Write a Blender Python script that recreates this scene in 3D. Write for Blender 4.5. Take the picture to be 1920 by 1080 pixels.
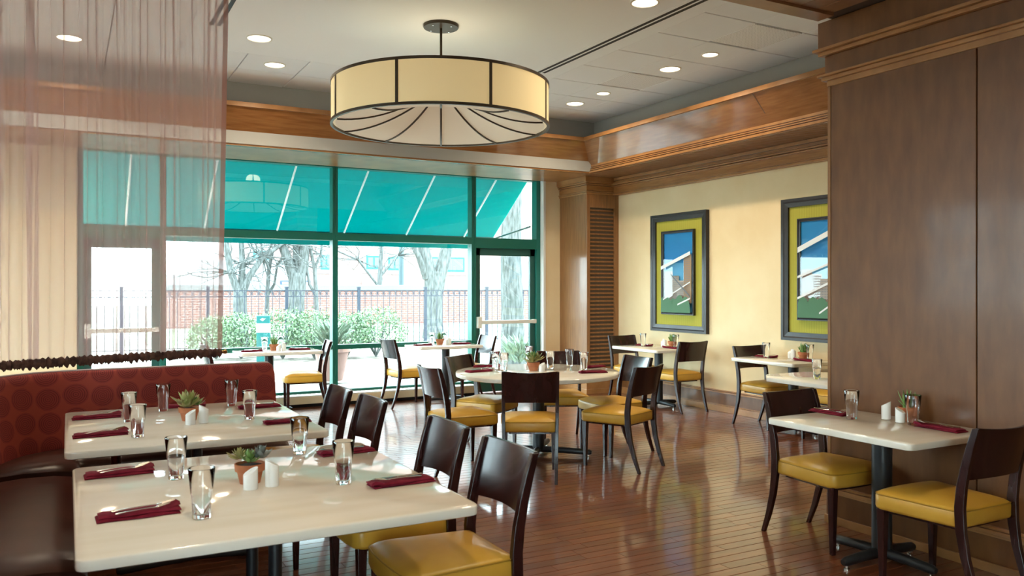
import bpy, math, random
from mathutils import Vector, Matrix
R = math.radians
random.seed(7)
scene = bpy.context.scene
for o in list(bpy.data.objects): bpy.data.objects.remove(o)
col = scene.collection

# ------------------------------------------------------------------ camera, sky, sun, large lights, exposure
YAW = 28.467
cam_d = bpy.data.cameras.new('camera'); cam = bpy.data.objects.new('camera', cam_d); col.objects.link(cam)
cam.location = (0, 0, 1.5); cam.rotation_euler = (R(90), 0, R(-YAW))
cam_d.sensor_width = 36; cam_d.lens = 36 * 1540 / 1920; cam_d.clip_end = 300
cam_d.dof.use_dof = True; cam_d.dof.focus_distance = 7.0; cam_d.dof.aperture_fstop = 5.0
scene.camera = cam
scene.view_settings.view_transform = 'Standard'; scene.view_settings.look = 'None'
scene.view_settings.gamma = 1; scene.view_settings.exposure = 0.28
scene.view_settings.use_curve_mapping = False
w = bpy.data.worlds.new('sky'); scene.world = w; w.use_nodes = True
bg = w.node_tree.nodes['Background']; bg.inputs[0].default_value = (.80, .92, 1, 1); bg.inputs[1].default_value = 18
WARM = (1, .82, .58)
LAMP_W = 17

# ------------------------------------------------------------------ node materials
def mat(name, base=(.8, .8, .8), rough=.5, metal=0, spec=.5, coat=0, trans=0, ior=1.45, emit=None, estr=0):
    m = bpy.data.materials.new(name); m.use_nodes = True
    b = m.node_tree.nodes['Principled BSDF']
    b.inputs['Base Color'].default_value = (*base, 1); b.inputs['Roughness'].default_value = rough
    b.inputs['Metallic'].default_value = metal; b.inputs['Specular IOR Level'].default_value = spec
    b.inputs['Coat Weight'].default_value = coat; b.inputs['Coat Roughness'].default_value = .08
    b.inputs['Transmission Weight'].default_value = trans; b.inputs['IOR'].default_value = ior
    if emit: b.inputs['Emission Color'].default_value = (*emit, 1); b.inputs['Emission Strength'].default_value = estr
    return m
def nd(m, t, **kw):
    n = m.node_tree.nodes.new(t)
    for k, v in kw.items(): setattr(n, k, v)
    return n
def lk(m, a, b): m.node_tree.links.new(a, b)
def P(m): return m.node_tree.nodes['Principled BSDF']
def vary(m, c1, c2, scale=(1, 1, 1), nscale=5, detail=4, coord='Object', bump=0, rnd=0, lo=.35, hi=.65, bdist=.002):
    """noise between two colours, stretched by scale; rnd shifts the whole tone from object to object"""
    tc = nd(m, 'ShaderNodeTexCoord'); mp = nd(m, 'ShaderNodeMapping'); mp.inputs['Scale'].default_value = scale
    lk(m, tc.outputs[coord], mp.inputs['Vector'])
    no = nd(m, 'ShaderNodeTexNoise'); no.inputs['Scale'].default_value = nscale; no.inputs['Detail'].default_value = detail
    oi = nd(m, 'ShaderNodeObjectInfo'); ge = nd(m, 'ShaderNodeNewGeometry')
    ad = nd(m, 'ShaderNodeMath', operation='ADD'); lk(m, oi.outputs['Random'], ad.inputs[0]); lk(m, ge.outputs['Random Per Island'], ad.inputs[1])
    if rnd:
        sc = nd(m, 'ShaderNodeVectorMath', operation='SCALE'); sc.inputs[0].default_value = (13, 29, 17); lk(m, ad.outputs[0], sc.inputs['Scale'])
        av = nd(m, 'ShaderNodeVectorMath', operation='ADD'); lk(m, mp.outputs[0], av.inputs[0]); lk(m, sc.outputs[0], av.inputs[1])
        lk(m, av.outputs[0], no.inputs['Vector'])
    else: lk(m, mp.outputs[0], no.inputs['Vector'])
    mr = nd(m, 'ShaderNodeMapRange'); mr.inputs['From Min'].default_value = lo; mr.inputs['From Max'].default_value = hi
    lk(m, no.outputs['Fac'], mr.inputs['Value'])
    mx = nd(m, 'ShaderNodeMix', data_type='RGBA'); mx.inputs['A'].default_value = (*c1, 1); mx.inputs['B'].default_value = (*c2, 1)
    lk(m, mr.outputs[0], mx.inputs['Factor'])
    out = mx.outputs['Result']
    if rnd:
        fr = nd(m, 'ShaderNodeMath', operation='FRACT'); lk(m, ad.outputs[0], fr.inputs[0])
        m2 = nd(m, 'ShaderNodeMapRange'); m2.inputs['To Min'].default_value = 1 - rnd; m2.inputs['To Max'].default_value = 1 + rnd
        lk(m, fr.outputs[0], m2.inputs['Value'])
        vm = nd(m, 'ShaderNodeVectorMath', operation='SCALE'); lk(m, out, vm.inputs[0]); lk(m, m2.outputs[0], vm.inputs['Scale'])
        out = vm.outputs[0]
    lk(m, out, P(m).inputs['Base Color'])
    if bump:
        bn = nd(m, 'ShaderNodeBump'); bn.inputs['Strength'].default_value = bump; bn.inputs['Distance'].default_value = bdist
        lk(m, no.outputs['Fac'], bn.inputs['Height']); lk(m, bn.outputs[0], P(m).inputs['Normal'])
    return m
def wood(name, c1, c2, scale, rough=.35, coat=.2, rnd=0, bump=.05, nscale=3):
    return vary(mat(name, rough=rough, coat=coat), c1, c2, scale, nscale, 6, bump=bump, rnd=rnd, lo=.3, hi=.7, bdist=.001)

M = {}
M['floor'] = wood('oak_floor', (.120, .034, .012), (.215, .068, .025), (1.5, 14, 14), .30, .75, rnd=.22)
M['floor_gap'] = mat('floor_gap', (.03, .012, .008), .7)
M['wood_h'] = wood('anigre_horizontal', (.27, .112, .032), (.40, .185, .060), (1.2, 1.2, 16), .34, .2)
M['wood_gloss'] = wood('lacquered_fascia', (.25, .105, .032), (.37, .172, .058), (1.2, 1.2, 16), .22, 1.0)
M['wood_v'] = wood('anigre_vertical', (.20, .088, .030), (.30, .138, .050), (14, 14, 1.0), .36, .2)
M['wood_panel'] = wood('figured_panel', (.125, .046, .013), (.18, .072, .021), (10, 5, 1.4), .40, .15)
M['wood_trim'] = wood('maple_trim', (.30, .135, .045), (.42, .205, .075), (2, 2, 2), .32, .2)
M['wood_plank'] = wood('plank_soffit', (.24, .115, .052), (.33, .165, .078), (3, 3, 3), .4, .1, rnd=.08)
M['mahogany'] = wood('dark_mahogany', (.015, .0048, .0055), (.034, .010, .0095), (6, 6, 1.4), .27, .15)
M['vinyl_y'] = vary(mat('mustard_vinyl', rough=.36), (.54, .285, .032), (.63, .355, .048), nscale=4, bump=.0)
M['vinyl_pipe'] = mat('mustard_piping', (.38, .21, .02), .4)
M['vinyl_b'] = vary(mat('brown_vinyl', rough=.33), (.052, .022, .016), (.085, .036, .024), nscale=3)
M['top'] = vary(mat('cream_laminate', rough=.07, spec=.7), (.76, .72, .62), (.82, .79, .71), (.5, 5, 1), 2.2, 3)
M['edge'] = mat('laminate_edge', (.60, .53, .42), .3)
M['iron'] = mat('black_iron', (.016, .019, .022), .38)
M['chrome'] = mat('polished_steel', (.75, .73, .70), .16, 1)
M['napkin'] = vary(mat('burgundy_cloth', rough=.85, spec=.2), (.14, .006, .020), (.19, .012, .030), nscale=40, bump=.15)
M['glass'] = mat('drinking_glass', (1, 1, 1), .0, trans=1, ior=1.45)
M['terracotta'] = vary(mat('terracotta', rough=.8), (.40, .135, .055), (.52, .19, .085), nscale=12)
M['soil'] = vary(mat('dark_soil', rough=.95), (.02, .014, .012), (.07, .05, .045), nscale=60)
M['leaf_g'] = vary(mat('green_succulent', rough=.45), (.10, .22, .05), (.20, .33, .10), nscale=20, rnd=.25)
M['leaf_o'] = vary(mat('olive_succulent', rough=.45), (.22, .25, .07), (.36, .32, .14), nscale=20, rnd=.25)
M['leaf_b'] = vary(mat('slate_succulent', rough=.5), (.11, .15, .14), (.20, .21, .20), nscale=20, rnd=.25)
M['ceramic'] = mat('white_ceramic', (.86, .86, .84), .18)
M['cream'] = vary(mat('cream_wall', rough=.75, spec=.25), (.76, .59, .345), (.80, .64, .395), nscale=2.5)
M['white'] = mat('white_paint', (.80, .80, .76), .55)
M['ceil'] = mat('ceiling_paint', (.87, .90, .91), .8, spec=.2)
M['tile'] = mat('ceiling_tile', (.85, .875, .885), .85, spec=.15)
M['joint'] = mat('dark_joint', (.10, .07, .05), .9)
M['black'] = mat('black_slot', (.008, .008, .009), .6)
M['band'] = mat('grey_band', (.45, .45, .43), .8)
M['green'] = mat('green_aluminium', (.010, .14, .105), .38)
M['door'] = mat('dark_green_door', (.02, .10, .085), .4)
M['heater'] = mat('heater_enamel', (.68, .56, .36), .45)
M['grille'] = mat('heater_grille', (.70, .68, .62), .5)
M['frame_b'] = wood('black_brown_frame', (.012, .009, .010), (.025, .018, .018), (4, 4, 4), .42, .05)
M['curtain_rod'] = mat('bronze', (.35, .20, .07), .3, 1)
M['ruffle'] = vary(mat('dark_ruffle', rough=.8), (.045, .018, .014), (.13, .055, .038), nscale=25)
M['bulb'] = mat('lamp_lens', (.9, .85, .7), .4, emit=(1, .86, .62), estr=4)
M['ring'] = mat('lamp_trim_ring', (.75, .73, .66), .4)
M['bronze_dk'] = mat('dark_bronze', (.055, .038, .022), .4, .3)
M['shade'] = mat('lamp_fabric', (.72, .62, .40), .8, spec=.1, emit=(1, .70, .30), estr=.26)
M['shade_in'] = mat('lamp_diffuser', (.80, .77, .66), .8, spec=.1, emit=(1, .85, .60), estr=.13)
# mat board of the pictures: fine vertical ribs
m = mat('chartreuse_ribs', (.36, .33, .05), .8, spec=.2); M['ribs'] = m
tc = nd(m, 'ShaderNodeTexCoord'); wv = nd(m, 'ShaderNodeTexWave', bands_direction='Y'); wv.inputs['Scale'].default_value = 22
lk(m, tc.outputs['Object'], wv.inputs['Vector'])
mx = nd(m, 'ShaderNodeMix', data_type='RGBA'); mx.inputs['A'].default_value = (.30, .27, .035, 1); mx.inputs['B'].default_value = (.46, .42, .075, 1)
lk(m, wv.outputs['Fac'], mx.inputs['Factor']); lk(m, mx.outputs['Result'], P(m).inputs['Base Color'])
# window glass: thin pane, mostly clear with a mirror share
m = bpy.data.materials.new('window_glass'); m.use_nodes = True; M['pane'] = m; nt = m.node_tree; nt.nodes.remove(P(m))
tr = nd(m, 'ShaderNodeBsdfTransparent'); tr.inputs[0].default_value = (.93, 1, .99, 1)
gl = nd(m, 'ShaderNodeBsdfGlossy'); gl.inputs['Roughness'].default_value = 0
ms = nd(m, 'ShaderNodeMixShader'); ms.inputs[0].default_value = .06
lk(m, tr.outputs[0], ms.inputs[1]); lk(m, gl.outputs[0], ms.inputs[2]); lk(m, ms.outputs[0], nt.nodes['Material Output'].inputs[0])
# picture glazing
m = bpy.data.materials.new('picture_glass'); m.use_nodes = True; M['pglass'] = m; nt = m.node_tree; nt.nodes.remove(P(m))
tr = nd(m, 'ShaderNodeBsdfTransparent'); gl = nd(m, 'ShaderNodeBsdfGlossy'); gl.inputs['Roughness'].default_value = 0
ms = nd(m, 'ShaderNodeMixShader'); ms.inputs[0].default_value = .025
lk(m, tr.outputs[0], ms.inputs[1]); lk(m, gl.outputs[0], ms.inputs[2]); lk(m, ms.outputs[0], nt.nodes['Material Output'].inputs[0])
# sheer curtain
def sheer(name, c, op):
    m = bpy.data.materials.new(name); m.use_nodes = True; nt = m.node_tree; nt.nodes.remove(P(m))
    tr = nd(m, 'ShaderNodeBsdfTransparent'); df = nd(m, 'ShaderNodeBsdfDiffuse'); tl = nd(m, 'ShaderNodeBsdfTranslucent')
    df.inputs[0].default_value = (*c, 1); tl.inputs[0].default_value = (*c, 1)
    a = nd(m, 'ShaderNodeMixShader'); a.inputs[0].default_value = .5; lk(m, df.outputs[0], a.inputs[1]); lk(m, tl.outputs[0], a.inputs[2])
    b = nd(m, 'ShaderNodeMixShader'); b.inputs[0].default_value = op; lk(m, tr.outputs[0], b.inputs[1]); lk(m, a.outputs[0], b.inputs[2])
    lk(m, b.outputs[0], nt.nodes['Material Output'].inputs[0]); return m
M['sheer'] = sheer('sheer_rose', (.66, .47, .45), .41)
M['sheer_hem'] = sheer('sheer_edge', (.36, .18, .15), .72)
# awning cloth: light comes through it
m = bpy.data.materials.new('teal_canvas'); m.use_nodes = True; M['canvas'] = m; nt = m.node_tree; nt.nodes.remove(P(m))
df = nd(m, 'ShaderNodeBsdfDiffuse'); df.inputs[0].default_value = (.0, .15, .14, 1)
tl = nd(m, 'ShaderNodeBsdfTranslucent'); tl.inputs[0].default_value = (.0, .132, .130, 1)
a = nd(m, 'ShaderNodeAddShader'); lk(m, df.outputs[0], a.inputs[0]); lk(m, tl.outputs[0], a.inputs[1]); lk(m, a.outputs[0], nt.nodes['Material Output'].inputs[0])
# booth cloth: columns of scratchy concentric rings, laid out in the cloth's own UV
def booth_mat():
    m = mat('ring_print_cloth', (.30, .05, .025), .75, spec=.25)
    uv = nd(m, 'ShaderNodeUVMap'); sp = nd(m, 'ShaderNodeSeparateXYZ')
    no = nd(m, 'ShaderNodeTexNoise'); no.inputs['Scale'].default_value = 26; lk(m, uv.outputs[0], no.inputs['Vector'])
    lk(m, uv.outputs[0], sp.inputs[0])
    def ma(op, a, b=None):
        n = nd(m, 'ShaderNodeMath', operation=op)
        for i, q in enumerate((a, b)):
            if q is None: continue
            if isinstance(q, (int, float)): n.inputs[i].default_value = q
            else: lk(m, q, n.inputs[i])
        return n.outputs[0]
    S = .150
    u = ma('DIVIDE', sp.outputs[0], S); v = ma('DIVIDE', sp.outputs[1], S)
    colid = ma('FLOOR', u)
    v = ma('ADD', v, ma('MULTIPLY', ma('MODULO', colid, 2), .12))
    fu = ma('SUBTRACT', ma('FRACT', u), .5); fv = ma('SUBTRACT', ma('FRACT', v), .5)
    d = ma('SQRT', ma('ADD', ma('MULTIPLY', fu, fu), ma('MULTIPLY', fv, fv)))
    dw = ma('ADD', d, ma('MULTIPLY', ma('SUBTRACT', no.outputs['Fac'], .5), .05))
    ring = ma('LESS_THAN', ma('FRACT', ma('MULTIPLY', dw, 13)), .34)
    inside = ma('LESS_THAN', d, .465)
    f = ma('MULTIPLY', ring, inside); f = ma('MULTIPLY', f, .62)
    mx = nd(m, 'ShaderNodeMix', data_type='RGBA'); mx.inputs['A'].default_value = (.34, .052, .022, 1); mx.inputs['B'].default_value = (.070, .010, .012, 1)
    mi = nd(m, 'ShaderNodeMix', data_type='RGBA'); mi.inputs['A'].default_value = (.30, .048, .030, 1); mi.inputs['B'].default_value = (.26, .037, .028, 1)
    lk(m, inside, mi.inputs['Factor']); lk(m, mi.outputs['Result'], mx.inputs['A'])
    lk(m, f, mx.inputs['Factor']); lk(m, mx.outputs['Result'], P(m).inputs['Base Color']); return m
M['booth'] = booth_mat()
M['booth_pipe'] = mat('pale_piping', (.55, .42, .38), .6)
# outdoors
M['ground'] = vary(mat('leaf_litter', rough=.95, spec=.1), (.10, .088, .075), (.26, .235, .20), nscale=3.5, detail=8, lo=.4, hi=.6)
M['concrete'] = vary(mat('pale_concrete', rough=.9), (.20, .205, .21), (.25, .25, .25), nscale=2)
M['bark'] = vary(mat('grey_bark', rough=.95, spec=.1), (0.0462, 0.0528, 0.0495), (0.124, 0.132, 0.129), (9, 9, 1.6), 3, 6, bump=.6, bdist=.02)
M['hedge'] = vary(mat('hedge_leaf', rough=.55), (.06, .12, .06), (.15, .22, .12), nscale=3, rnd=.4)
M['ivy'] = vary(mat('pale_needles', rough=.6), (.09, .14, .09), (.17, .22, .16), nscale=3, rnd=.3)
M['bank'] = vary(mat('ivy_bank', rough=.9), (0.116, 0.165, 0.0907), (0.281, 0.281, 0.214), nscale=4, detail=8)
def brick(name, c1, c2, mort):
    m = mat(name, c1, .9, spec=.1); tc = nd(m, 'ShaderNodeTexCoord'); mp = nd(m, 'ShaderNodeMapping'); mp.inputs['Rotation'].default_value = (R(90), 0, 0)
    lk(m, tc.outputs['Object'], mp.inputs['Vector']); b = nd(m, 'ShaderNodeTexBrick')
    for i, c in enumerate((c1, c2, mort)): b.inputs[1 + i].default_value = (*c, 1)
    b.inputs['Scale'].default_value = 1; b.inputs['Brick Width'].default_value = .21; b.inputs['Row Height'].default_value = .075; b.inputs['Mortar Size'].default_value = .008
    lk(m, mp.outputs[0], b.inputs['Vector']); lk(m, b.outputs['Color'], P(m).inputs['Base Color']); return m
M['brick'] = brick('garden_brick', (0.19, 0.0957, 0.0825), (0.157, 0.0759, 0.066), (0.247, 0.198, 0.181))
M['brick_far'] = brick('far_brick', (0.231, 0.148, 0.132), (0.206, 0.132, 0.119), (0.264, 0.206, 0.19))
M['stone'] = mat('pale_stone', (.13, .13, .13), .8)
M['far_white'] = mat('far_white', (.24, .24, .24), .7)
M['far_glass'] = mat('far_window_glass', (.05, .16, .18), .1)
M['blue'] = mat('sign_blue', (.030, .050, .12), .5)
M['fence'] = mat('fence_iron', (.012, .02, .035), .5)
M['teal'] = mat('teal_enamel', (.0, .075, .075), .4)
M['pot_out'] = mat('pale_terracotta', (0.247, 0.14, 0.119), .8)
M['pole'] = mat('pole_paint', (.04, .07, .078), .5)
PC = {}
def pc(name, c, r=.6):
    if name not in PC: PC[name] = mat('print_' + name, c, r, spec=.3)
    return PC[name]

# ------------------------------------------------------------------ mesh helpers
class MB:
    def __init__(s): s.v = []; s.f = []; s.uv = None; s.mi = []
    def add(s, vs, fs, mi=0):
        n = len(s.v); s.v += [tuple(v) for v in vs]; s.f += [tuple(i + n for i in f) for f in fs]; s.mi += [mi] * len(fs); return s
    def box(s, x0, x1, y0, y1, z0, z1, mi=0):
        return s.add([(x0, y0, z0), (x1, y0, z0), (x1, y1, z0), (x0, y1, z0), (x0, y0, z1), (x1, y0, z1), (x1, y1, z1), (x0, y1, z1)],
                     [(0, 3, 2, 1), (4, 5, 6, 7), (0, 1, 5, 4), (1, 2, 6, 5), (2, 3, 7, 6), (3, 0, 4, 7)], mi)
    def loft(s, rings, cap=True, closed=True, mi=0):
        n = len(rings[0]); vs = [p for r in rings for p in r]; fs = []
        for i in range(len(rings) - 1):
            for j in range(n if closed else n - 1):
                k = (j + 1) % n; fs.append((i * n + j, i * n + k, (i + 1) * n + k, (i + 1) * n + j))
        if cap: fs.append(tuple(range(n))[::-1]); fs.append(tuple((len(rings) - 1) * n + j for j in range(n)))
        return s.add(vs, fs, mi)
    def lathe(s, prof, n=24, c=(0, 0, 0), cap=False, mi=0):
        rings = [[(c[0] + r * math.cos(2 * math.pi * j / n), c[1] + r * math.sin(2 * math.pi * j / n), c[2] + z) for j in range(n)] for r, z in prof]
        return s.loft(rings, cap, True, mi)
    def cyl(s, c, r, z0, z1, n=20, r2=None): return s.lathe([(r, z0), (r if r2 is None else r2, z1)], n, c, True)
    def tube(s, pts, r, n=8, cap=True, mi=0):
        pts = [Vector(p) for p in pts]; rs = r if isinstance(r, (list, tuple)) else [r] * len(pts)
        up = None; rings = []
        for i, p in enumerate(pts):
            t = (pts[min(i + 1, len(pts) - 1)] - pts[max(i - 1, 0)]).normalized()
            if up is None:
                up = Vector((0, 0, 1)) if abs(t.z) < .9 else Vector((1, 0, 0))
            a = t.cross(up).normalized(); up = a.cross(t).normalized()
            rings.append([p + (a * math.cos(2 * math.pi * j / n) + up * math.sin(2 * math.pi * j / n)) * rs[i] for j in range(n)])
        return s.loft(rings, cap, True, mi)
    def prism(s, poly, f0, f1, mi=0):
        """poly: 2D points; f0 / f1 map a 2D point to 3D"""
        return s.loft([[f0(*p) for p in poly], [f1(*p) for p in poly]], True, True, mi)
def link(name, data, parent=None):
    o = bpy.data.objects.new(name, data); col.objects.link(o)
    if parent: o.parent = parent
    return o
def mesh(name, mb, mats, smooth=None):
    me = bpy.data.meshes.new(name); me.from_pydata(mb.v, [], mb.f); me.validate()
    for m_ in (mats if isinstance(mats, (list, tuple)) else [mats]): me.materials.append(m_)
    if len(me.polygons) == len(mb.mi): me.polygons.foreach_set('material_index', mb.mi)
    import bmesh
    b = bmesh.new(); b.from_mesh(me); bmesh.ops.recalc_face_normals(b, faces=b.faces); b.to_mesh(me); b.free()
    if smooth:
        me.shade_smooth(); me.set_sharp_from_angle(angle=R(smooth))
    return me
def obj(name, mb, m_, parent=None, smooth=None, bevel=0):
    o = link(name, mesh(name, mb, m_, smooth), parent)
    if bevel:
        b = o.modifiers.new('bevel', 'BEVEL'); b.width = bevel; b.segments = 2; b.limit_method = 'ANGLE'
    return o
def tag(o, label, cat, group=None):
    o['label'] = label; o['category'] = cat
    if group: o['group'] = group
    return o
def struct(o, label=None):
    o['kind'] = 'structure'
    if label: o['label'] = label
    return o
def thing(name, label, cat, loc=(0, 0, 0), rz=0, group=None):
    o = link(name, None); o.location = loc; o.rotation_euler = (0, 0, rz); o.empty_display_size = .1
    return tag(o, label, cat, group)
def copy_tree(root, loc, rz, label, group=None):
    r = root.copy(); col.objects.link(r); r.location = loc; r.rotation_euler = (0, 0, rz); r['label'] = label
    if group: r['group'] = group
    for ch in root.children:
        c = ch.copy(); col.objects.link(c); c.parent = r
        for g in ch.children:
            d = g.copy(); col.objects.link(d); d.parent = c
    return r
def arc(cx, cy, r, a0, a1, n): return [(cx + r * math.cos(R(a0 + (a1 - a0) * i / n)), cy + r * math.sin(R(a0 + (a1 - a0) * i / n))) for i in range(n + 1)]
def rrect(x0, x1, y0, y1, r, n=5):
    return arc(x1 - r, y0 + r, r, -90, 0, n) + arc(x1 - r, y1 - r, r, 0, 90, n) + arc(x0 + r, y1 - r, r, 90, 180, n) + arc(x0 + r, y0 + r, r, 180, 270, n)
def inset_ring(poly, d, z):
    cx = sum(p[0] for p in poly) / len(poly); cy = sum(p[1] for p in poly) / len(poly)
    hx = max(p[0] for p in poly) - cx; hy = max(p[1] for p in poly) - cy
    return [(cx + (p[0] - cx) * (1 - d / hx), cy + (p[1] - cy) * (1 - d / hy), z) for p in poly]

# ------------------------------------------------------------------ room measures
XR = 7.0; YB = 10.4; YW = 10.55; ZC = 3.76; ZS = 3.07; XL = -4.5; YF = -4.0
XP = 4.3; YP = 3.66                       # panelled wall beside the camera: face and far end
CX0, CY0 = 6.45, 9.68                     # louvred corner column

# ------------------------------------------------------------------ floor of oak strips
fl = struct(obj('floor', MB().box(XL, XR, YF, YB + .3, -.06, -.012), M['floor_gap']), 'reddish brown oak strip floor')
PWD = .083
def plank_mesh():
    g, h, b = .0009, 0, .0022
    mb = MB(); hw = PWD / 2 - g
    mb.loft([[(0, -hw, -.012), (1, -hw, -.012), (1, hw, -.012), (0, hw, -.012)],
             [(0, -hw, -b), (1, -hw, -b), (1, hw, -b), (0, hw, -b)],
             [(.0015, -hw + b, h), (.9985, -hw + b, h), (.9985, hw - b, h), (.0015, hw - b, h)]])
    return mesh('plank', mb, M['floor'])
pm = plank_mesh()
planks = []
rng = random.Random(3)
y = YF
while y < YB + .3:
    x = XL - rng.random()
    while x < XR:
        L = rng.uniform(.35, 1.25); planks.append((x, y + PWD / 2, L)); x += L
    y += PWD
ca, sa = math.cos(R(YAW)), math.sin(R(YAW))
def cam_px(X, Y, Z=0):
    d = X * sa + Y * ca
    if d < .3: return None
    return 960 + 1540 * (X * ca - Y * sa) / d, 540 - 1540 * (Z - 1.5) / d, d
cand = []; rest = []
for p in planks:
    q = cam_px(p[0] + p[2] / 2, p[1])
    vis = q and -60 < q[0] < 1980 and q[1] < 1120 and not (p[0] < 1.0 and p[1] < 6.3) and not (p[0] > 4.2 and p[1] < 3.7)
    (cand if vis else rest).append((q[2] if q else 99, p))
cand.sort(key=lambda t: t[0]); rest += cand[300:]
for d, (x, y, L) in cand[:300]:
    o = link('plank', pm, fl); o.location = (x, y, 0); o.scale = (L, 1, 1)
mb = MB()
for d, (x, y, L) in rest:
    x1 = min(x + L, XR); x = max(x, XL)
    if x1 - x < .02: continue
    hw = PWD / 2 - .0009; b = .0022
    mb.add([(x, y - hw, -.012), (x1, y - hw, -.012), (x1, y + hw, -.012), (x, y + hw, -.012), (x + b, y - hw + b, 0), (x1 - b, y - hw + b, 0), (x1 - b, y + hw - b, 0), (x + b, y + hw - b, 0)],
           [(4, 5, 6, 7), (0, 1, 5, 4), (1, 2, 6, 5), (2, 3, 7, 6), (3, 0, 4, 7)])
o = obj('plank_field', mb, M['floor'], fl); o['kind'] = 'stuff'

# ------------------------------------------------------------------ ceiling: plaster centre, tile strips, soffits
ce = struct(obj('ceiling', MB().box(XL - .3, XR + .3, YF - .3, YB + .5, ZC + .02, ZC + .2), M['joint']), 'raised white ceiling with tile border')
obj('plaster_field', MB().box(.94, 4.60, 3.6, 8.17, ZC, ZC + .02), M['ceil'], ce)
def tile_mesh(nm, sx, sy, m_):
    return mesh(nm, MB().loft([[(-sx, -sy, .02), (sx, -sy, .02), (sx, sy, .02), (-sx, sy, .02)], [(-sx, -sy, .004), (sx, -sy, .004), (sx, sy, .004), (-sx, sy, .004)],
                               [(-sx + .003, -sy + .003, 0), (sx - .003, -sy + .003, 0), (sx - .003, sy - .003, 0), (-sx + .003, sy - .003, 0)]]), m_)
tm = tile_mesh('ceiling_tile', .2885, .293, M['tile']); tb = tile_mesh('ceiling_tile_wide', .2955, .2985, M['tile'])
def dots():
    m = mat('perforated_metal', (.78, .80, .80), .5); tc = nd(m, 'ShaderNodeTexCoord'); v = nd(m, 'ShaderNodeTexVoronoi'); v.inputs['Randomness'].default_value = 0; v.inputs['Scale'].default_value = 55
    lk(m, tc.outputs['Object'], v.inputs['Vector']); r = nd(m, 'ShaderNodeMapRange'); r.inputs['From Min'].default_value = .28; r.inputs['From Max'].default_value = .34
    lk(m, v.outputs['Distance'], r.inputs['Value']); mx = nd(m, 'ShaderNodeMix', data_type='RGBA'); mx.inputs['A'].default_value = (.55, .57, .58, 1); mx.inputs['B'].default_value = (.93, .95, .95, 1)
    lk(m, r.outputs[0], mx.inputs['Factor']); lk(m, mx.outputs['Result'], P(m).inputs['Base Color']); return m
vent_m = tile_mesh('vent', .285, .275, dots())
k = 0
for i in range(3):
    for j in range(10):
        yc = 9.37 - .3 - .6 * j; xc = 4.60 + .29 + .58 * i
        if yc < 3.6: continue
        vent = i == 1 and j in (3, 6)
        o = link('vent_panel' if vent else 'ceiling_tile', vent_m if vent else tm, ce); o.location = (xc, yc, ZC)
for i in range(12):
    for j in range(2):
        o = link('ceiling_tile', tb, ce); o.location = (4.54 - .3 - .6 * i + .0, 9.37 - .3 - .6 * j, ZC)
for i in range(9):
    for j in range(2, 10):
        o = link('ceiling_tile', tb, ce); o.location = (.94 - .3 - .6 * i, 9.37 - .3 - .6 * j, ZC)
# soffit boxes: right side, window side, and the low plank ceiling over the camera
zt = ZC + .02
tr1 = struct(obj('trim_1', MB().box(6.36, XR, YP, YB, ZS + .02, zt), M['band']), 'dropped soffit along the picture wall')
tr2 = struct(obj('trim_2', MB().box(XL, 6.36, 9.37, YB + .1, ZS + .02, zt), M['band']), 'dropped soffit above the windows')
tr3 = struct(obj('trim_3', MB().box(XL, XR, YF, 3.62, ZS + .14, zt), M['band']), 'low plank ceiling over the foreground')
ppm = {}
def soffit_plank(parent, x0, x1, y0, y1, z):
    key = (round(x1 - x0, 3), round(y1 - y0, 3))
    if key not in ppm:
        a, b = key[0] / 2 - .002, key[1] / 2 - .002
        ppm[key] = mesh('soffit_plank', MB().loft([[(-a, -b, .02), (a, -b, .02), (a, b, .02), (-a, b, .02)], [(-a, -b, .004), (a, -b, .004), (a, b, .004), (-a, b, .004)],
                        [(-a + .004, -b + .004, 0), (a - .004, -b + .004, 0), (a - .004, b - .004, 0), (-a + .004, b - .004, 0)]]), M['wood_plank'])
    o = link('soffit_plank', ppm[key], parent); o.location = ((x0 + x1) / 2, (y0 + y1) / 2, z); return o
yy = YP
while yy < 9.6:
    soffit_plank(tr1, 6.36, 6.88, yy, yy + .075, ZS); yy += .075
obj('soffit_board', MB().box(XL, 6.40, 9.45, YB, ZS, ZS + .02), M['wood_h'], tr2)
xx = XP - .16
while xx > -1.0:
    soffit_plank(tr3, xx - .14, xx, -1.2, 3.50, ZS + .12); xx -= .14
obj('soffit_board', MB().box(XL, XP - .15, 3.50, 3.62, ZS + .105, ZS + .14), M['wood_plank'], tr3)
obj('soffit_backing', MB().box(XL, XR, YF, 3.62, ZS + .139, ZS + .15), M['joint'], tr3)

# cove fascia leaning into the room, with beaded lower trim and top rail
def mitre(prof, name, m_, parent, lab=None, joints=()):
    """prof: (offset from corner line towards the wall, z); sweeps along the window side, turns at the corner, runs along the picture wall"""
    path = [(XL, None), ('c', None), (None, 3.62)]
    mb = MB(); rings = []
    for k in range(3):
        ring = []
        for off, z in prof:
            X, Y = 6.36 + off, 9.46 + off
            ring.append((XL, Y, z) if k == 0 else (X, Y, z) if k == 1 else (X, YP - .05, z))
        rings.append(ring)
    mb.loft(rings, True, True)
    return obj(name, mb, m_, parent)
tr4 = struct(mitre([(-.035, ZS), (-.035, ZS + .10), (-.30, 3.46), (-.27, 3.46), (.0, ZS + .10), (.0, ZS)], 'trim_4', M['wood_gloss'], None), 'sloping wood cove fascia around the raised ceiling')
for q, (a, b) in enumerate(((0, .024), (.037, .048), (.061, .072), (.085, .112))):
    mitre([(-.075 + q * .008, ZS + a), (-.075 + q * .008, ZS + b), (-.034, ZS + b), (-.034, ZS + a)], 'bead', M['wood_trim'], tr4)
mitre([(-.325, 3.455), (-.315, 3.505), (-.26, 3.505), (-.26, 3.455)], 'top_rail', M['wood_trim'], tr4)
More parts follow.
